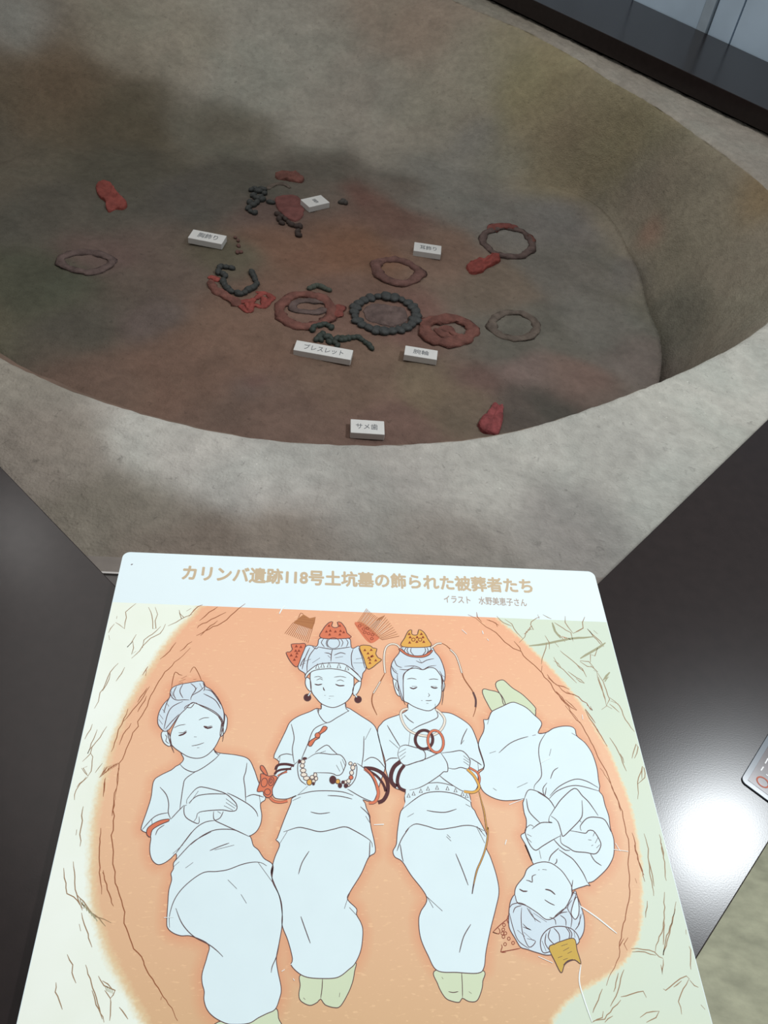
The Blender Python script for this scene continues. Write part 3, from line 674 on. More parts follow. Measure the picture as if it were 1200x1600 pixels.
# --- lettering
def fit(name, s, a, b, hpx, key, off):
    A_, B_ = V(loc2(*a)), V(loc2(*b)); d = B_ - A_; H_ = abs(loc2(a[0], a[1] - hpx)[1] - A_.y)
    u = d.normalized(); return text_on(name, s, V((A_.x, A_.y, ZP)), V((u.x, u.y, 0)), V((-u.y, u.x, 0)), d.length, H_, PAL[key], panel, off, LAYER)
fit('title_lettering', 'カリンバ遺跡118号土坑墓の飾られた被葬者たち', (283, 907), (834, 928), 25, 'title', 0.038)
fit('credit_lettering', 'イラスト　水野美恵子さん', (694, 942), (824, 948), 12.5, 'credit', 0.018)

# --- cracks of the rock around the oval
cr = Art(); rr = random.Random(4)
def crack(s, k='crack', w=1.4, j=1.2, lay=1.5):
    for t in s.split(';'):
        pp = pts(t)
        if not pp: continue
        out = []
        for a, b in zip(pp[:-1], pp[1:]):
            n = max(1, int(math.dist(a, b) / 7))
            for i in range(n): out.append((a[0] + (b[0] - a[0]) * i / n + (rr.uniform(-j, j) if i else 0), a[1] + (b[1] - a[1]) * i / n + (rr.uniform(-j, j) if i else 0)))
        out.append(pp[-1]); cr.line(out, k, w * (1.15 if k == 'olive' else 0.9), lay, smooth=False)
crack('N 850,372 820,395 785,425 790,460 778,530 722,490;N 732,450 728,468;N 715,500 678,555;N 928,395 950,450 955,530 975,528 970,480 985,440 970,395;N 1050,512 1100,490 1160,455 1200,440;N 1120,412 1135,470 1150,460 1120,430;N 1165,420 1195,402;N 852,565 820,620 795,645 830,610 835,650 822,690 850,670;N 822,715 850,690 890,640 940,590 1000,560 1035,500;N 890,650 900,600 975,545 1005,515;N 740,745 690,800 660,870 625,930 615,985 590,1028;N 780,770 760,810 725,858;N 690,810 665,880 640,920;N 680,570 685,600')
crack('N 578,1125 530,1220;N 608,1160 585,1220 548,1310 580,1260;N 668,1140 625,1210 575,1270 565,1310 515,1360;N 565,1305 580,1330 570,1420 550,1450 510,1400;N 640,1370 595,1430;N 550,1455 500,1500 475,1540 465,1600;N 545,1390 520,1400 545,1440;N 540,1455 480,1520')
crack('O 521,240 505,380 500,490;O 480,385 475,420;O 458,585 468,680 470,760 500,850 515,890;O 398,625 418,785 460,805 520,880;O 480,790 540,860 600,930 650,945 695,968;O 500,830 560,900 620,940 660,990;O 510,905 540,1010 575,1120;O 495,975 505,1020;O 420,1165 455,1230 450,1280 475,1345;O 350,1340 345,1400 390,1510;O 535,1230 570,1340 610,1470 650,1590;O 575,1390 600,1480 640,1570;O 615,1300 650,1360 720,1390 690,1440 655,1390;O 640,1330 700,1380;O 690,1440 685,1580;O 745,1495 800,1570', w=1.8)
for i in range(7): crack('O %d,%d %d,%d' % (500 + i * 14, 820 + i * 16, 512 + i * 16, 862 + i * 16), 'olive', 2.2)
for i in range(5): crack('O %d,%d %d,%d' % (655 + i * 12, 1360 + i * 5, 668 + i * 9, 1395 + i * 4), 'olive', 1.6)
crack('P 5,135 60,160 130,220 200,260 260,325 320,370 375,390 390,420 440,465 490,510 520,540 560,590 610,670 680,750 740,830 780,888;P 65,118 70,150 100,185;P 135,170 180,185 220,210;P 150,172 200,195 210,220;P 325,320 365,365 375,395;P 520,490 515,535;P 555,550 575,580 625,625 710,655;P 560,570 600,610;P 630,625 660,660 690,680 740,690 830,750 860,800;P 690,670 740,695;P 615,665 640,700 690,750 760,800;P 620,670 660,710 680,740;P 830,760 870,800 855,770;P 820,790 870,860 890,889', 'brown', 1.6)
crack('I 780,340 850,430 930,520 980,610 1040,730 1100,850 1150,950 1195,1080;I 950,375 1010,480 1060,560 1110,640 1140,690;I 1020,500 1080,590;I 780,290 830,330 880,380', 'brown', 1.5)
crack('M 150,0 200,70 240,160 290,270 310,380 330,470 325,600 335,700 335,800 310,920 285,1030 272,1090 270,1180 240,1250 205,1310 190,1360;M 240,150 265,210 280,270;M 350,405 370,470 385,570 415,640 430,710;M 365,480 390,580 425,670;M 370,690 380,720;M 325,1060 300,1100 320,1140;M 300,1065 270,1120', 'brown', 1.5)
crack('M 425,410 445,480 460,620 485,800;M 450,560 470,640 488,740;M 520,415 540,500 555,620 565,705;M 535,470 548,560;M 445,830 435,935;M 553,775 550,900 545,1000 500,1110 495,1150;M 545,1105 550,950;M 625,835 615,900 590,1000 545,1170 560,1080 620,880;M 345,1130 420,1135 490,1150 520,1180 545,1190;M 350,1150 430,1150 500,1170;M 545,1195 540,1290 530,1230;M 695,860 690,960 710,1080 718,1260;M 700,880 688,1040;M 545,1380 560,1390 620,1340 690,1300 710,1320;M 610,1370 660,1330;M 705,1320 670,1380 640,1460 660,1540;M 710,1325 740,1360 850,1390 865,1440;M 780,1480 830,1530;M 165,1380 140,1450 105,1530;M 300,1260 260,1400 215,1490;M 280,1430 340,1415 420,1395 440,1435;M 280,1450 230,1500 180,1570 110,1580;M 265,1280 235,1400;M 230,1550 180,1590;M 170,1520 165,1560 100,1590;M 400,1560 440,1530 520,1520 500,1560 440,1590', w=1.6)
crack('L 55,455 40,490 45,525 0,548;L 145,460 190,487;L 70,530 120,580 175,640;L 110,540 135,562;L 0,750 40,780 65,830;L 0,840 50,870;L 25,730 80,735 110,770 70,765 25,735;L 110,790 135,800 90,760;L 130,800 150,880 180,960 190,1010 210,970 170,860 135,805;L 140,830 185,980;L 160,1035 195,1010;L 210,960 270,1010 295,1070 345,1150 400,1232;L 215,980 265,1000;L 210,1000 270,1052;L 190,1010 225,1030;L 210,800 170,850 205,830;L 90,740 90,690 118,700 135,650;L 210,1210 250,1270 270,1310 315,1420;L 275,1310 300,1370;L 350,1340 380,1225 400,1240 365,1340;L 385,1595 385,1490 415,1390 460,1420 425,1400 430,1460 385,1500;L 415,1400 412,1470', w=1.5)
crack('P 205,145 250,190 310,215;P 262,168 310,200 345,260 385,300;P 360,330 400,290 410,255 440,235 460,240 440,205 445,185 480,160 505,150;P 525,135 585,165;P 490,135 500,165;P 605,190 660,225 720,260 735,320;P 680,145 680,190 700,220 735,265;P 815,155 800,190 805,230 770,250 735,265;P 540,280 570,330 570,375;P 550,330 535,400 515,480;P 590,200 620,260 680,325;P 600,430 630,490 700,550 760,610;P 600,455 650,500;P 645,385 700,430 760,480 810,530 828,568;P 700,530 815,612;P 600,320 635,360;P 835,235 945,358', w=1.4)
crack('P 430,352 560,335 700,305 880,288;P 785,440 860,395 960,330;P 590,190 610,250 650,300;P 945,590 990,535;P 955,600 975,572', 'olive', 3.0, 0.6)
for i in range(4): crack('P %d,%d %d,%d' % (395 + i * 12, 270 - i * 14, 420 + i * 10, 255 - i * 14), 'brown', 2.0)
for i in range(4): crack('P %d,%d %d,%d' % (660 + i * 14, 285 + i * 4, 680 + i * 12, 300 + i * 3), 'dull', 2.4)
crack('Q 610,280 560,320 500,370 440,400 380,430;Q 520,320 470,345 390,385 385,395;Q 480,360 430,400 400,430;Q 410,285 370,310 345,340;Q 480,295 440,320 395,360', 'brown', 1.6)
crack('N 1190,650 1160,680 1030,800 960,920 905,1040 860,1110 865,1140 830,1180 780,1310 745,1370 735,1440 720,1600;N 1100,615 1060,670 1000,720;N 1200,610 1125,670;N 935,890 880,980 810,1065 770,1110;N 920,900 860,990;N 860,1050 915,950;N 800,1030 775,1090 740,1160 730,1210 695,1300;N 820,1120 770,1190 745,1255;N 740,1370 690,1400 620,1460;N 660,1460 650,1530 645,1580;N 925,765 890,820;N 915,790 910,825', 'brown', 1.5)
for i in range(9): crack('N %d,%d %d,%d' % (625 + i * 12, 1455 - i * 8, 655 + i * 12, 1395 - i * 4), 'brown', 1.3)
crack('O 740,0 735,100 712,190 705,260 715,300 708,390 695,420 705,490 705,600 720,650 720,720 760,830 780,900 775,970 810,1060 835,1130 885,1180 915,1260 970,1350 1020,1430 1075,1500 1110,1580;O 655,70 645,170;O 715,200 700,300;O 630,375 620,560 625,680 635,790;O 645,640 670,760 710,865;O 640,650 655,680;O 1010,1430 1005,1450', 'brown', 1.8)
co_ = cr.build('printed_crack_lines', panel); co_['kind'] = 'stuff'

# --- loose combs drawn above the second woman
cb = Art()
cb.fill('C 290,165 370,100 420,130 465,120 460,160 440,215', 'dull', 1.6, False)
cb.lines('C 290,165 440,215;C 330,130 350,90 370,100;C 300,150 460,170;C 320,130 450,150;C 340,120 400,125;C 465,120 440,215', 'brown', 1.1, 2.2)
for i in range(14):
    t = i / 13; cb.line([(400 + (290 + 150 * t) / 5, 940 + (165 + 50 * t) / 5), (400 + (225 + 180 * t) / 5, 940 + (250 + 72 * t) / 5)], 'brown', 2.0, 2.2)
for i in range(4, 11): t = (i + 0.5) / 13; cb.line([(400 + (286 + 150 * t) / 5, 940 + (172 + 50 * t) / 5), (400 + (252 + 168 * t) / 5, 940 + (220 + 62 * t) / 5)], 'cream', 0.9, 2.0)
cb.build('printed_comb', panel)
cb = Art()
cb.fill('C 770,175 790,160 830,165 900,215 960,275 955,295 900,325 850,290', 'red', 1.6)
tips = catmull([(865, 55), (905, 90), (960, 125), (1000, 105), (1050, 170), (1115, 270)], False, 1)
for i in range(26):
    t = i / 25; bx, by = 795 + 190 * t, 158 + 142 * t; q = t * 5; k0 = min(4, int(q)); TT = [(865, 55), (905, 92), (960, 128), (1005, 108), (1060, 185), (1118, 270)]
    tx, ty = TT[k0][0] + (TT[k0 + 1][0] - TT[k0][0]) * (q - k0), TT[k0][1] + (TT[k0 + 1][1] - TT[k0][1]) * (q - k0)
    cb.line([(400 + bx / 5, 940 + by / 5), (400 + tx / 5, 940 + ty / 5)], 'brown' if i % 2 else 'dull', 1.9, 2.2)
    if i % 2 == 0 and 1 < i < 22: cb.line([(401 + (bx * .8 + tx * .2) / 5, 940 + (by * .8 + ty * .2) / 5), (401 + (bx * .25 + tx * .75) / 5, 940 + (by * .25 + ty * .75) / 5)], 'cream', 1.0, 2.4)
cb.lines('C 790,158 985,300;C 770,170 900,325;C 985,300 1115,270', 'brown', 1.1, 2.2)
for x, y in ((810, 190), (840, 215), (870, 210), (880, 250), (910, 260), (905, 290), (850, 240)): cb.ring('C', x, y, 11, 9, 'hole', 1.0, 2.2, 0, False)
cb.build('printed_comb', panel)

def fig(label):
    a = Art(); return a, label
def holes(a, reg, lst, r, lay=6):
    x0, y0, s = REG[reg]
    for x, y in lst: a.fill([(x0 + (x - r) / s, y0 + (y + r * .7) / s), (x0 + x / s, y0 + (y - r) / s), (x0 + (x + r) / s, y0 + (y + r * .6) / s)], 'hole', lay, False)

def figure(label, base, subs):
    o = base.build('printed_woman', panel); tag(o, label)
    for n, a in subs:
        c = a.build(n, o)
        if n in ('line_art', 'outlined_comb'): c['kind'] = 'stuff'

# woman 1
b = Art(); b.both(BODY[1], 'white', 3); b.both('A 345,600 330,690 350,730 400,770 470,812 545,825 610,805 670,750 710,680 740,600 755,480 700,440 540,385 430,450', 'white', 4)
b.both('A 300,610 265,620 262,660 285,710 330,730 330,660', 'white', 3.8); b.both('A 750,480 775,510 770,590 745,640 720,650 730,560', 'white', 3.8)
ft = Art(); ft.both('B 650,1370 650,1440 1085,1440 1085,1340 1070,1275 1000,1300 900,1340', 'foot', 2)
h = Art(); h.both(HAIR[1], 'hair', 5)
h.lines('A 345,275 330,310 345,350 380,370 440,368 480,370;A 380,262 355,320 375,362;A 430,245 405,300 430,355;A 490,240 530,280 500,330;A 585,232 600,275 590,300;A 600,262 560,300 500,335 490,370;A 600,290 650,300 705,370 735,420;A 325,350 300,400 280,470;A 430,380 350,420 310,480 280,600;A 300,390 320,420;A 270,440 290,470;A 245,480 275,520;A 240,520 270,560;A 500,395 450,420 440,440;A 520,395 490,430 455,425;A 530,390 560,410 640,450 700,490 735,530;A 590,320 680,370 725,440;A 340,300 350,340;A 540,270 520,310;A 700,350 720,400;A 560,240 580,280', 'line', 1.3, 6)
h.lines('A 290,600 340,540 400,480;A 305,600 325,690 360,782;A 320,610 345,730;A 700,490 740,560 745,640 738,695;A 715,500 735,560 730,620', 'line', 1.3, 6.4)
l = Art()
l.lines('A 358,588 400,568 450,560;A 553,527 590,510 635,507;A 395,625 430,625 458,608;A 592,572 625,578 658,570;A 497,728 545,720 595,703;A 515,657 537,658;A 540,742 558,742;A 290,640 305,660 295,690 320,710', 'line', 1.0, 7)
l.lines('A 395,648 430,638 458,618;A 592,575 622,590 660,580', 'dark', 2.6, 7)
l.lines('A 405,870 440,905 490,928 530,928 600,890 680,830 722,785;A 670,745 680,775 710,800;A 530,928 450,985 430,1050 405,1225;A 250,1050 300,1110 318,1180 315,1250 335,1300;A 110,1385 185,1300 240,1265 315,1250;A 190,1340 185,1300;A 930,860 920,930 905,980 915,1060 920,1165;A 922,1128 980,1108 1060,1128;A 1025,1110 1035,1180;A 335,1300 390,1240 440,1190;A 215,1425 235,1380 285,1345;A 460,1180 460,1150 500,1095 545,1055 600,1052 750,1095 820,1150 850,1190 845,1230 800,1238 720,1228 560,1245 535,1290 510,1325;A 475,1175 530,1125 590,1108 680,1102 765,1105;A 765,1140 845,1200;A 765,1170 835,1215;A 750,1195 820,1230;A 480,1180 550,1080;A 460,1190 440,1200 440,1260 470,1300 550,1335 555,1280;A 775,1095 850,1130 950,1190 1000,1240 1015,1280;A 670,1240 668,1280 680,1310 750,1345 860,1395 945,1435;A 680,1310 720,1290 745,1240;A 700,1240 725,1255;A 490,1500 580,1430 680,1385 800,1380 860,1395;A 430,1495 520,1380 600,1325 680,1310;A 430,1500 350,1570', 'line', 1.2, 7)
l.lines('B 345,155 400,80 460,0;B 330,220 450,90 520,40 600,0;B 300,690 300,600 340,480 420,380 540,295 640,285 720,272 820,235 900,218 960,222 1000,245;B 940,222 1040,360;B 590,135 660,105 730,80;B 625,130 765,95;B 415,260 470,220;B 345,550 390,660 470,750 580,810 640,855 685,900;B 815,450 855,515;B 720,345 785,410;B 1090,810 1070,900 1040,970 1033,1015;B 330,250 370,215', 'line', 1.2, 7)
l.lines('A 340,275 350,210 370,150 400,170 425,176;A 485,155 515,110 550,160 575,220;A 415,205 460,180;A 400,225 450,205;A 395,240 430,230;A 510,210 535,205', 'brown', 1.2, 2.4)
ab = Art(); ab.both('A 145,1410 155,1370 200,1335 260,1308 325,1300 320,1315 250,1345 190,1385 175,1440 155,1430', 'red', 8)
figure('leftmost printed woman with a bun and hands folded', b, [('feet', ft), ('hair', h), ('arm_band', ab), ('line_art', l)])

# woman 2
b = Art(); b.both(BODY[2], 'white', 3); b.both('C 425,560 425,640 435,705 470,755 515,800 590,828 650,815 715,775 755,710 765,620 745,540 600,505 450,520', 'white', 4)
b.both('C 392,595 385,640 400,680 428,702 430,650 420,605', 'white', 3.8); b.both('C 820,620 815,670 790,720 765,735 755,690 780,640', 'white', 3.8)
ft = Art(); ft.both('E 350,1215 345,1300 335,1370 350,1420 420,1455 480,1430 505,1405 540,1450 610,1472 660,1460 720,1360 755,1270 770,1190 775,1120 640,1200 500,1210', 'foot', 2)
ft.lines('E 520,1245 515,1330 505,1400;E 370,1395 385,1410;E 655,1355 650,1390', 'line', 1.3, 2.8)
h = Art(); h.both(HAIR[2], 'hair', 3.5)
h.lines('C 440,350 470,370 490,352;C 470,355 420,420 400,490 400,560;C 600,370 590,400 585,470;C 485,355 540,365 600,375;C 740,355 670,365 600,375;C 535,400 570,405 590,420;C 560,420 580,440;C 610,420 660,400 700,410;C 620,440 680,430;C 390,430 360,470 345,510;C 420,360 380,450 360,530;C 760,370 745,420 750,500 770,530;C 800,360 830,440 850,520;C 780,450 840,440;C 760,480 850,480;C 430,450 370,470;C 385,480 340,500;C 500,440 440,480;C 745,520 800,570', 'line', 1.3, 5)
h.ring('C', 605, 325, 48, 42, 'line', 1.0, 5, 0, False); h.lines('C 530,290 510,320 535,355;C 560,290 548,330 565,360;C 660,290 680,320 665,355;C 700,290 720,320 705,355', 'line', 1.1, 5)
hb = Art(); hb.both('C 386,600 390,565 450,512 500,488 600,480 690,490 760,540 820,600 812,625 755,580 700,545 590,525 470,535 420,560', 'white', 5.5)
for x, y in ((480, 508), (520, 500), (570, 498), (648, 505), (710, 520)): hb.line([(400 + (x - 14) / 5, 940 + (y + 16) / 5), (400 + x / 5, 940 + (y - 22) / 5), (400 + (x + 14) / 5, 940 + (y + 16) / 5)], 'line', 1.4, 6.2, True, False)
cL_ = Art(); cL_.both('C 275,335 340,330 388,336 355,430 320,510 270,470 235,400 262,395 285,372', 'red', 5.6); holes(cL_, 'C', ((315, 350), (350, 355), (310, 385), (335, 385), (320, 405), (275, 420), (315, 430), (300, 455)), 13)
cT = Art(); cT.both('C 510,285 525,215 570,165 600,160 590,190 615,205 645,195 635,162 665,165 700,210 710,245 735,285', 'red', 5.6); holes(cT, 'C', ((570, 190), (655, 190), (550, 235), (580, 228), (660, 230), (685, 240), (575, 258), (655, 258), (620, 235)), 12)
cR_ = Art(); cR_.both('C 810,350 890,345 910,362 945,370 935,405 955,440 982,455 940,490 910,515 870,525 840,440', 'gold', 5.6); holes(cR_, 'C', ((850, 380), (900, 378), (875, 405), (900, 430), (880, 440), (890, 455), (935, 460), (890, 480), (910, 425)), 12)
er = Art(); er.dot('C', 402, 750, 28, 'dark', 5); er.band('C 428,708 408,738', 'white', 1.6, 5.6); er2 = Art(); er2.dot('C', 797, 765, 27, 'dark', 5); er2.band('C 772,725 788,748', 'white', 1.6, 5.6)
db = Art(); db2 = Art(); db3 = Art(); db4 = Art(); db.line('D 168,615 175,590 200,572 260,568 325,582', 'dark', 4.2, 6, taper=False); db2.line('D 160,655 175,632 215,615 300,608', 'dark', 3.6, 6, taper=False)
db3.line('D 920,602 1000,608 1080,650 1120,720 1120,810 1085,875 1040,895', 'dark', 6.0, 6, taper=False); db4.line('D 950,618 1030,670 1085,740 1105,800', 'dark', 4.0, 6, taper=False)
fl = Art(); fl.both('D 40,650 75,655 110,670 150,665 182,680 165,720 140,780 138,830 100,855 65,830 60,800 10,800 30,730 40,690', 'red', 6.4); fl.both('D 60,583 85,620 100,665 75,655 40,612 38,582', 'red', 6.2)
fl.band('D 118,848 150,882 210,893 268,880', 'red', 3.4, 6); fl.band('D 185,670 225,645 265,632', 'red', 2.0, 6); fl2 = Art(); fl2.band('D 925,606 985,660 1025,740 1042,820 1015,888 962,898', 'red', 4.0, 6.6)
fl.ring('D', 70, 725, 26, 38, 'line', 1.1, 7.4, 0.2, False); fl.ring('D', 130, 715, 22, 38, 'line', 1.1, 7.4, 0.2, False); fl.ring('D', 128, 712, 9, 20, 'line', 1.1, 7.4, 0.2, False); fl.ring('D', 98, 805, 26, 26, 'line', 1.1, 7.4, 0, False)
br = Art(); br2 = Art()
for x, y, r, ry in ((400, 548, 18, 18), (395, 582, 18, 18), (402, 622, 24, 18), (408, 658, 26, 18), (430, 688, 26, 18), (478, 680, 18, 16), (505, 660, 14, 18), (512, 690, 14, 18), (490, 715, 16, 16),
                    (805, 562, 15, 14), (825, 598, 18, 20), (815, 642, 17, 20), (790, 712, 17, 18), (762, 722, 13, 15), (792, 748, 10, 10), (842, 572, 12, 12)): (br if x < 600 else br2).dot('D', x, y, r, 'cream', 8, ry)
for x, y, r, ry in ((415, 520, 18, 9), (655, 702, 28, 34), (716, 750, 16, 20), (766, 752, 16, 18), (742, 722, 13, 13), (370, 545, 10, 16), (490, 735, 10, 12)): (br if x < 600 else br2).dot('D', x, y, r, 'dark', 8, ry)
br.dot('D', 455, 722, 22, 'gold', 8.6, 26); br2.dot('D', 697, 716, 19, 'gold', 8.6, 20); br2.dot('D', 810, 682, 18, 'red', 8.6, 18)
br.lines('D 360,540 355,620 375,700 430,745', 'line', 1.1, 9.4); br2.lines('D 845,560 860,590 850,680 810,745 760,772', 'line', 1.1, 9.4)
bo = Art(); bo.both('D 575,245 608,255 590,285 548,315 540,345 505,365 470,415 445,405 460,370 505,340 510,310 545,290', 'red', 7); bo.dot('D', 525, 322, 22, 'red', 7.6)
l = Art()
l.lines('C 455,592 490,585 520,600;C 610,592 660,585 705,595;C 472,615 500,603 522,614;C 630,622 660,612 688,625;C 570,740 608,740;C 534,733 543,735;C 568,757 580,759', 'line', 0.9, 7)
l.lines('C 458,645 485,652 517,645;C 620,645 650,658 692,656;C 525,670 530,688 538,697', 'dark', 1.9, 7)
l.lines('C 515,800 512,835;C 695,790 700,830;C 460,840 485,835 490,870;C 480,850 500,835;C 700,835 725,855;D 520,100 545,160 605,215 700,165 795,110;D 560,95 525,118;D 765,85 790,120;D 605,215 495,270 440,400 385,530;D 300,225 325,340 310,440 325,560;D 185,525 205,495 260,480 310,490;D 205,500 200,550;D 980,260 930,360;D 920,330 915,480 900,590;D 920,545 980,510 1040,530 1100,600;D 440,520 505,480 560,475 640,485 720,490 765,550 755,600 730,650 690,665 640,645 490,640;D 505,470 540,440 605,405 650,445 700,490;D 720,545 745,620;D 735,525 760,580;D 685,575 715,630;D 550,470 595,455;D 350,832 480,800 620,795 740,805 830,835;D 610,835 720,842 820,865;D 465,975 540,990 630,980;D 890,930 960,1000 970,1070;D 935,1010 965,1060;D 355,832 440,755;D 780,780 900,850 985,885;D 355,545 280,610 205,660 150,760;D 860,560 930,610 1000,700 1028,800;D 310,880 380,848', 'line', 1.15, 7)
l.lines('E 215,100 245,90 330,65 400,75 500,98 600,80 690,60 760,85 890,165 910,220;E 245,95 180,200;E 415,250 360,340 332,430;E 350,760 385,860 425,970;E 730,690 785,750;E 715,625 690,700;E 890,175 885,290 870,310;E 715,620 740,560', 'line', 1.25, 7)
figure('printed woman second from left with three combs in her hair', b, [('feet', ft), ('hair', h), ('head_band', hb), ('comb', cL_), ('comb', cT), ('comb', cR_), ('earring', er), ('earring', er2), ('dark_bangle', db), ('dark_bangle', db2), ('dark_bangle', db3), ('dark_bangle', db4), ('flower_band', fl), ('red_bangle', fl2), ('bead_bracelet', br), ('bead_bracelet', br2), ('brooch', bo), ('line_art', l)])

# woman 3
b = Art(); b.both(BODY[3], 'white', 3); b.both('F 300,640 300,850 345,890 400,925 470,952 540,965 590,940 640,890 660,800 655,640 600,560 480,560 360,570', 'white', 4)
b.both('F 205,665 215,740 240,810 275,828 285,760 250,680', 'white', 3.8); b.both('F 680,685 690,730 675,785 660,760 665,700', 'white', 3.8)
ft = Art(); ft.both('H 495,1190 505,1300 560,1400 620,1430 670,1435 690,1405 740,1430 800,1425 835,1350 845,1280 835,1190', 'foot', 2); ft.lines('H 685,1210 690,1300 692,1400;H 585,1355 620,1362 660,1355;H 740,1355 760,1370;H 535,1245 545,1260', 'line', 1.2, 2.8)
h = Art(); h.both(HAIR[3], 'hair', 5); h.lines('F 310,548 400,545 450,560 485,580 540,550 610,540;F 420,495 470,515 520,490 590,475;F 265,575 340,580 400,550;F 300,700 305,620 370,570;F 215,480 240,540 290,560;F 190,540 210,590 250,620;F 245,620 250,700 285,820 320,910;F 640,590 665,650 675,800 663,910;F 650,620 690,650;F 200,560 240,600;F 450,480 475,520', 'line', 1.2, 6)
h.fill(ell('F', 438, 405, 62, 48, 20), 'hair', 5.8, False); h.lines('F 375,375 370,410 400,445;F 500,370 510,405 480,445;F 335,365 310,400 330,432;F 350,365 335,400 360,440;F 520,370 535,400 515,432;F 555,370 562,395 545,420;F 300,370 290,395', 'line', 1.2, 6.2)
tie = Art(); tie.both('F 258,385 300,425 360,455 440,465 500,460 550,435 578,398 560,392 510,435 430,450 340,430 285,385', 'red', 6.4)
tie.band('F 275,382 240,345 180,340 135,380 120,480 130,610', 'cream', 2.2, 6.2); tie.line('F 130,610 80,700 15,810 10,900 55,1005', 'brown', 1.6, 6.2); tie.band('F 85,690 50,750 20,800', 'cream', 1.5, 6.4)
tie.band('F 560,375 620,335 660,332', 'cream', 2.2, 6.2); tie.line('F 660,332 700,350 780,430 830,540 870,660 950,780 985,870 975,960 955,1020', 'brown', 1.6, 6.2); tie.band('F 740,390 790,440 820,510 850,610', 'cream', 1.8, 6.4); tie.band('F 955,790 980,860 978,930', 'cream', 1.8, 6.4)
cm = Art(); cm.both('F 290,362 315,280 350,215 380,208 378,240 400,255 435,248 445,205 490,225 530,290 550,362', 'gold', 6.6); holes(cm, 'F', ((365, 275), (430, 275), (485, 275), (360, 325), (428, 318), (492, 318), (355, 245), (470, 245)), 15, 7.6)
cm.ring('F', 395, 298, 16, 15, 'hole', 1.2, 7.6, 0, False); cm.ring('F', 458, 298, 16, 15, 'hole', 1.2, 7.6, 0, False)
nk = Art(); nk.band('G 345,105 300,115 275,155 300,240 350,305 430,345 540,362 620,332 670,280 690,210 655,150 605,110', 'cream', 3.0, 7.8)
rg = Art(); rg2 = Art(); rg.ring('G', 495, 395, 82, 88, 'dark', 3.4, 8.6); rg2.ring('G', 604, 412, 72, 104, 'red', 3.0, 9.2, -0.17)
bg = Art(); bg2 = Art(); bg3 = Art(); bg4 = Art(); bg.line('G 275,600 215,650 185,730 195,800 240,835', 'dark', 6.4, 7.4, taper=False); bg2.line('G 310,635 265,700 245,790 270,850 322,875', 'dark', 5.2, 7.4, taper=False)
bg3.band('G 920,658 990,700 1016,755 1010,800', 'red', 2.6, 7.4); bg4.band('G 900,672 960,730 1000,800 1010,850 960,888 870,882', 'gold', 3.4, 8)
bl = Art(); bl.fill('G 530,805 620,798 700,810 770,830 850,875 910,890 930,960 940,985 850,930 750,895 620,882 500,900 400,960 300,1040 320,980 315,920 330,880 440,850', 'white', 6.6, False)
bl.lines('G 530,805 620,798 700,810 770,830;G 295,1045 400,960 500,900 620,882 750,895 850,930 940,985', 'line', 1.2, 7.2)
for x, y in ((350, 920), (397, 900), (465, 875), (532, 855), (617, 845), (715, 852), (790, 870), (855, 903), (895, 922)): bl.line([(580 + (x - 14) / 6, 1090 + (y + 17) / 6), (580 + x / 6, 1090 + (y - 20) / 6), (580 + (x + 14) / 6, 1090 + (y + 17) / 6)], 'line', 1.4, 7.2, True, False)
cd = Art(); cd.line('G 1010,880 1035,980 1060,1080 1085,1250 H 882,110 880,200 860,290 830,370 800,440 775,550 765,615', 'line', 2.8, 8.4); cd.line('G 1010,880 1035,980 1060,1080 1085,1250 H 882,110 880,200 860,290 830,370 800,440 778,540', 'gold', 1.2, 8.8)
l = Art()
l.lines('F 335,668 380,660 425,670;F 540,672 585,666 630,672;F 510,868 540,870 568,866;F 468,868 482,870;F 516,895 537,895;F 235,690 230,740 255,780;F 380,735 425,735;F 562,735 615,738;F 535,800 548,818 533,835', 'line', 1.1, 7)
l.lines('F 362,745 395,758 432,742;F 558,738 590,752 622,748', 'dark', 2.0, 7)
l.lines('G 345,60 345,110;G 600,60 600,100;G 310,160 350,205 400,240;G 375,310 450,265 560,220 625,180 605,110;G 365,330 350,450;G 150,260 220,380 270,460;G 170,400 255,475;G 255,500 270,465 320,445 400,465 470,485 505,520 500,580 420,605 330,635 280,610 250,540 255,500;G 255,520 325,480;G 265,555 325,510;G 265,590 320,545;G 330,635 500,580 600,535 650,515;G 470,485 510,485 605,525;G 650,515 700,590 718,640 715,695 680,695 640,730 530,805 440,850 360,868;G 660,520 750,510 850,500 920,570 925,630 905,670 840,655 780,670 720,660;G 865,545 920,590;G 865,575 920,610;G 865,600 915,635;G 640,730 700,780 840,870 900,880;G 135,600 180,570 250,568;G 925,565 1000,610 1035,635;G 900,290 860,370 840,440;G 870,400 840,440;G 1000,610 1005,680;G 520,1058 600,1072 700,1075 800,1045;G 340,1120 400,1085;G 885,1000 930,1025;G 320,1260 360,1215 420,1185 520,1205 630,1235 760,1220 870,1200 960,1205 1060,1250;G 990,1210 1040,1260', 'line', 1.2, 7)
l.lines('H 195,290 230,200 290,110;H 800,103 865,180;H 220,240 235,340 245,370;H 800,110 860,230;H 640,310 690,430 735,550;H 415,630 540,745;H 425,640 470,720;H 755,845 700,940 668,1060;H 570,180 605,215;H 575,165 600,190', 'line', 1.25, 7)
figure('printed woman third from left with crossed forearms and two rings', b, [('feet', ft), ('hair', h), ('hair_cord', tie), ('comb', cm), ('necklace', nk), ('ring_pendant', rg), ('ring_pendant', rg2), ('dark_bangle', bg), ('dark_bangle', bg2), ('red_bangle', bg3), ('gold_bangle', bg4), ('belt', bl), ('waist_cord', cd), ('line_art', l)])

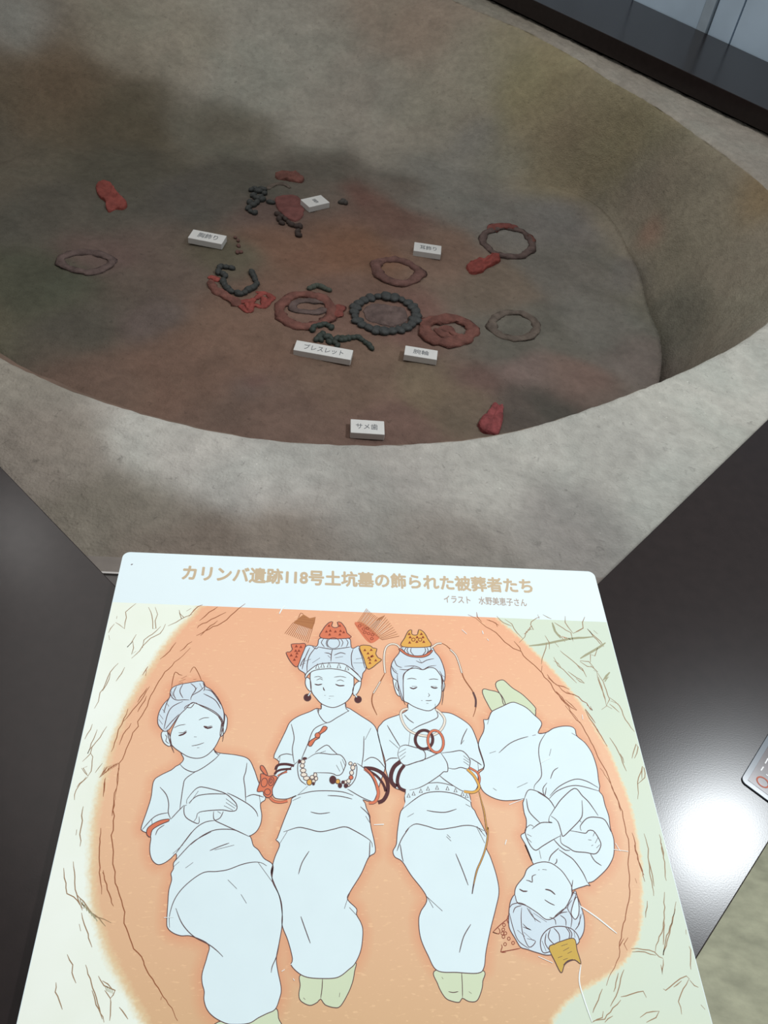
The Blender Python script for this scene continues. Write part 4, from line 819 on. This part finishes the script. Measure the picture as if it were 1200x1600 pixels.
# woman 4, lying head downwards
ft = Art(); ft.both('I 175,400 110,310 75,230 85,200 130,208 225,240 270,350', 'foot', 2); ft.both('I 265,340 240,270 190,180 195,140 240,122 270,135 330,190 420,250 520,350 528,380 515,440 400,400', 'foot', 2.2)
b = Art(); b.both(BODY[4], 'white', 3)
b.both('K 440,185 500,165 560,162 620,180 700,240 760,320 800,400 795,490 740,600 640,690 560,720 380,600 280,530 265,470 280,390 350,300 380,230', 'white', 4)
h = Art(); h.both(HAIR[4], 'hair', 5)
h.lines('K 380,590 440,680 510,730;K 440,640 565,725;K 340,740 380,780 420,800 340,770;K 330,590 325,690 340,830 400,960 460,905 380,880;K 290,800 360,860;K 215,640 250,780 300,900 400,975;K 620,690 700,640 760,630;K 640,670 720,605 760,590;K 590,680 640,700 650,750;K 690,660 740,700 745,760;K 880,650 870,740 830,800;K 370,565 310,545 240,560 220,590;K 330,570 270,590 250,640;K 350,820 440,900;K 800,520 760,590 800,680 790,780;K 810,330 800,440 840,460 820,520;K 430,650 460,720;K 400,600 430,660;K 900,640 860,750', 'line', 1.2, 6)
h.both('K 800,600 795,650 830,700 862,660 868,580 850,490 825,520', 'white', 6.2)
h.both('K 530,1010 505,920 530,840 600,780 700,765 800,790 860,860 855,930 700,960 600,1000', 'hair', 6.4)
h.lines('K 630,780 680,840 685,910;K 600,790 580,870 640,940;K 740,770 780,830 770,890;K 760,775 800,830 790,880;K 560,830 550,920 590,990;K 520,900 560,1000;K 820,810 830,870', 'line', 1.4, 7.2)
cm = Art(); cm.both('K 585,965 640,930 700,905 820,880 850,990 885,1115 830,1080 770,1095 730,1130 700,1200 640,1090', 'ochre', 7.6); cm.lines('K 700,950 760,930;K 720,995 775,965;K 760,1020 800,1000;K 670,1060 710,1045;K 720,1080 760,1065;K 720,1130 760,1090 810,1075', 'line', 1.3, 8.4)
rc_ = Art(); rc_.lines('K 60,820 120,760 205,690;K 105,775 125,800 118,835 60,820 100,835;K 130,1005 220,990 320,970;K 140,935 148,960 135,1005 185,1008;K 205,660 195,710 220,760', 'hole', 1.3, 2.6)
for x, y in ((165, 752), (158, 795), (178, 830), (160, 862), (210, 880), (175, 932), (250, 920), (150, 830)): rc_.ring('K', x, y, 13, 15, 'hole', 1.0, 2.6, 0, False)
l = Art()
l.lines('K 545,515 590,545 640,568;K 485,236 498,234;K 524,232 565,235;K 465,280 430,295 430,350 405,340 372,332', 'line', 1.3, 7)
l.lines('K 308,415 345,436 385,435;K 550,418 600,430 645,468', 'line', 2.0, 7)
l.lines('I 118,500 145,400;I 215,745 300,670 380,630 465,605;I 500,598 530,590;I 615,575 565,660 555,750 575,870 575,950 520,1020 515,1055;I 835,575 885,605;I 650,1110 730,1030 860,970 960,985 1060,1040;I 640,1140 720,1065 870,1022 1070,1070;I 430,1140 470,1060 560,1080 640,1135;I 625,1000 590,1050 605,1110 620,1040;I 660,710 645,770;I 720,870 680,900 655,965;I 370,1040 460,998;I 135,748 190,730;I 165,1045 195,1065;I 620,575 550,578', 'line', 1.1, 7)
l.lines('J 300,275 325,390 420,490;J 400,215 500,280 555,360;J 505,435 560,350 620,270 730,183 800,250 860,310 940,425;J 795,290 800,400 780,460 690,555 630,610 615,590 580,480 520,430;J 505,435 500,480 530,488 430,490 350,545;J 365,525 335,508 290,550 300,620 340,700 385,735 440,700 530,645 605,605;J 305,590 345,612;J 300,620 345,665;J 310,650 340,700;J 690,560 760,572 830,583 850,560 895,560 940,620 965,690 920,765 830,755 730,745 680,715 620,680 605,650 605,590;J 910,570 895,610;J 940,620 915,670;J 955,685 925,715;J 545,640 600,700 650,735 690,735;J 790,560 780,520 840,450 920,440 1000,465 1055,570;J 870,765 910,830 970,872;J 415,735 430,810;J 590,715 520,780 500,835;J 590,730 650,770 720,820 800,930 845,1025;J 570,810 570,840 550,860;J 770,465 790,485;J 850,640 880,645;J 880,695 895,688', 'line', 1.25, 7)
figure('printed woman lying upside down at the right edge of the oval', b, [('feet', ft), ('hair', h), ('comb', cm), ('outlined_comb', rc_), ('line_art', l)])

# scratches in the print surface
s_ = Art()
for t in ('C 228,32 205,55 182,98', 'M 20,860 130,935 255,1035', 'M 235,510 325,522', 'M 245,470 275,520', 'M 30,1230 20,1330 45,1430 100,1590', 'D 1003,1084 1090,1080', 'H 20,92 95,90', 'K 485,1047 620,1108',
          'J 145,328 270,280', 'J 120,642 108,685', 'I 925,420 930,460', 'F 850,205 895,245', 'F 1040,215 1048,245', 'F 1085,290 1100,308', 'H 1025,205 1015,240', 'B 260,618 330,615', 'E 270,1140 285,1125', 'I 570,830 660,785', 'E 200,1190 225,1175', 'E 290,1245 300,1262', 'P 105,250 112,270'):
    s_.line(t, 'scratch', 2.0, 12)
so = s_.build('surface_scratches', panel); so['kind'] = 'stuff'
o = mesh('ink_speck', [(loc2(204 + a, 881 + b_)[0], loc2(204 + a, 881 + b_)[1], ZP + LAYER) for a, b_ in ((0, 1.5), (2, 0), (4, 0.3), (2, 2))], [(0, 1, 2, 3)], PAL['line'], panel)

# ------------------------------------------------------------------ laminated card at the right edge
a0 = up(1157, 1219, 0.002); d1 = (up(1200, 1148, 0.002) - a0).normalized(); d2 = V((d1.y, -d1.x, 0))
card = empty('laminated_card', (a0.x, a0.y, 0.0), math.atan2(d2.y, d2.x)); tag(card, 'laminated dark photo card lying at the right edge of the dark case', 'card')
CW, CH = 0.15, 0.105
def rrect(x0, y0, x1, y1, r):
    out = []
    for cx, cy, a0_ in ((x1 - r, y1 - r, 0), (x0 + r, y1 - r, 90), (x0 + r, y0 + r, 180), (x1 - r, y0 + r, 270)):
        for k in range(6): a = math.radians(a0_ + 18 * k); out.append((cx + r * math.cos(a), cy + r * math.sin(a)))
    return out
lam = mat('laminate_sleeve', (96, 104, 112), 0.15, 0.5); 
v, f_ = prism(rrect(0, 0, CW, CH, 0.006), 0.0003, 0.002); bevel(mesh('sleeve', v, f_, lam, card), 0.0006)
v, f_ = prism(rrect(0.0055, 0.0055, CW - 0.0055, CH - 0.0055, 0.0008), 0.002, 0.0023); mesh('print', v, f_, mat('dark_print', (56, 40, 44), 0.2, 0.3, 0.5, 70), card)
def cl(px, py): d = up(px, py, 0.0025) - a0; return V((d.dot(d2), d.dot(d1), 0.0025))
vs = []; fs = []; step = cl(1197, 1189) - cl(1190, 1202)
for i in range(9):
    for a, b_ in ((cl(1195.5, 1193), cl(1200, 1185)), (cl(1189, 1204), cl(1193, 1198)), (cl(1197, 1210), cl(1203, 1214)), (cl(1206, 1203), cl(1211, 1196))):
        o_ = V((i * 0.0125, 0.0 + (i % 3) * 0.002, 0)); t_ = (b_ - a).normalized(); n_ = V((-t_.y, t_.x, 0)) * 0.0006; k_ = len(vs)
        if max(a.x, b_.x) + o_.x > CW - 0.01: continue
        vs += [a + o_ + n_, a + o_ - n_, b_ + o_ - n_, b_ + o_ + n_]; fs.append((k_ + 3, k_ + 2, k_ + 1, k_))
mo = mesh('white_marks', vs, fs, pm('print_white_marks', (225, 225, 225)), card); mo['kind'] = 'stuff'
rc0 = cl(1192, 1222)
vs = []; fs = []
for i in range(24):
    a = 2 * math.pi * i / 24
    for r in (0.0068, 0.0052): vs.append((rc0.x + r * math.cos(a), rc0.y + 0.85 * r * math.sin(a), 0.0025))
    j_ = (i + 1) % 24; fs.append((2 * i, 2 * j_, 2 * j_ + 1, 2 * i + 1))
mesh('printed_ring', vs, fs, pm('print_ring_orange', (176, 92, 70)), card)
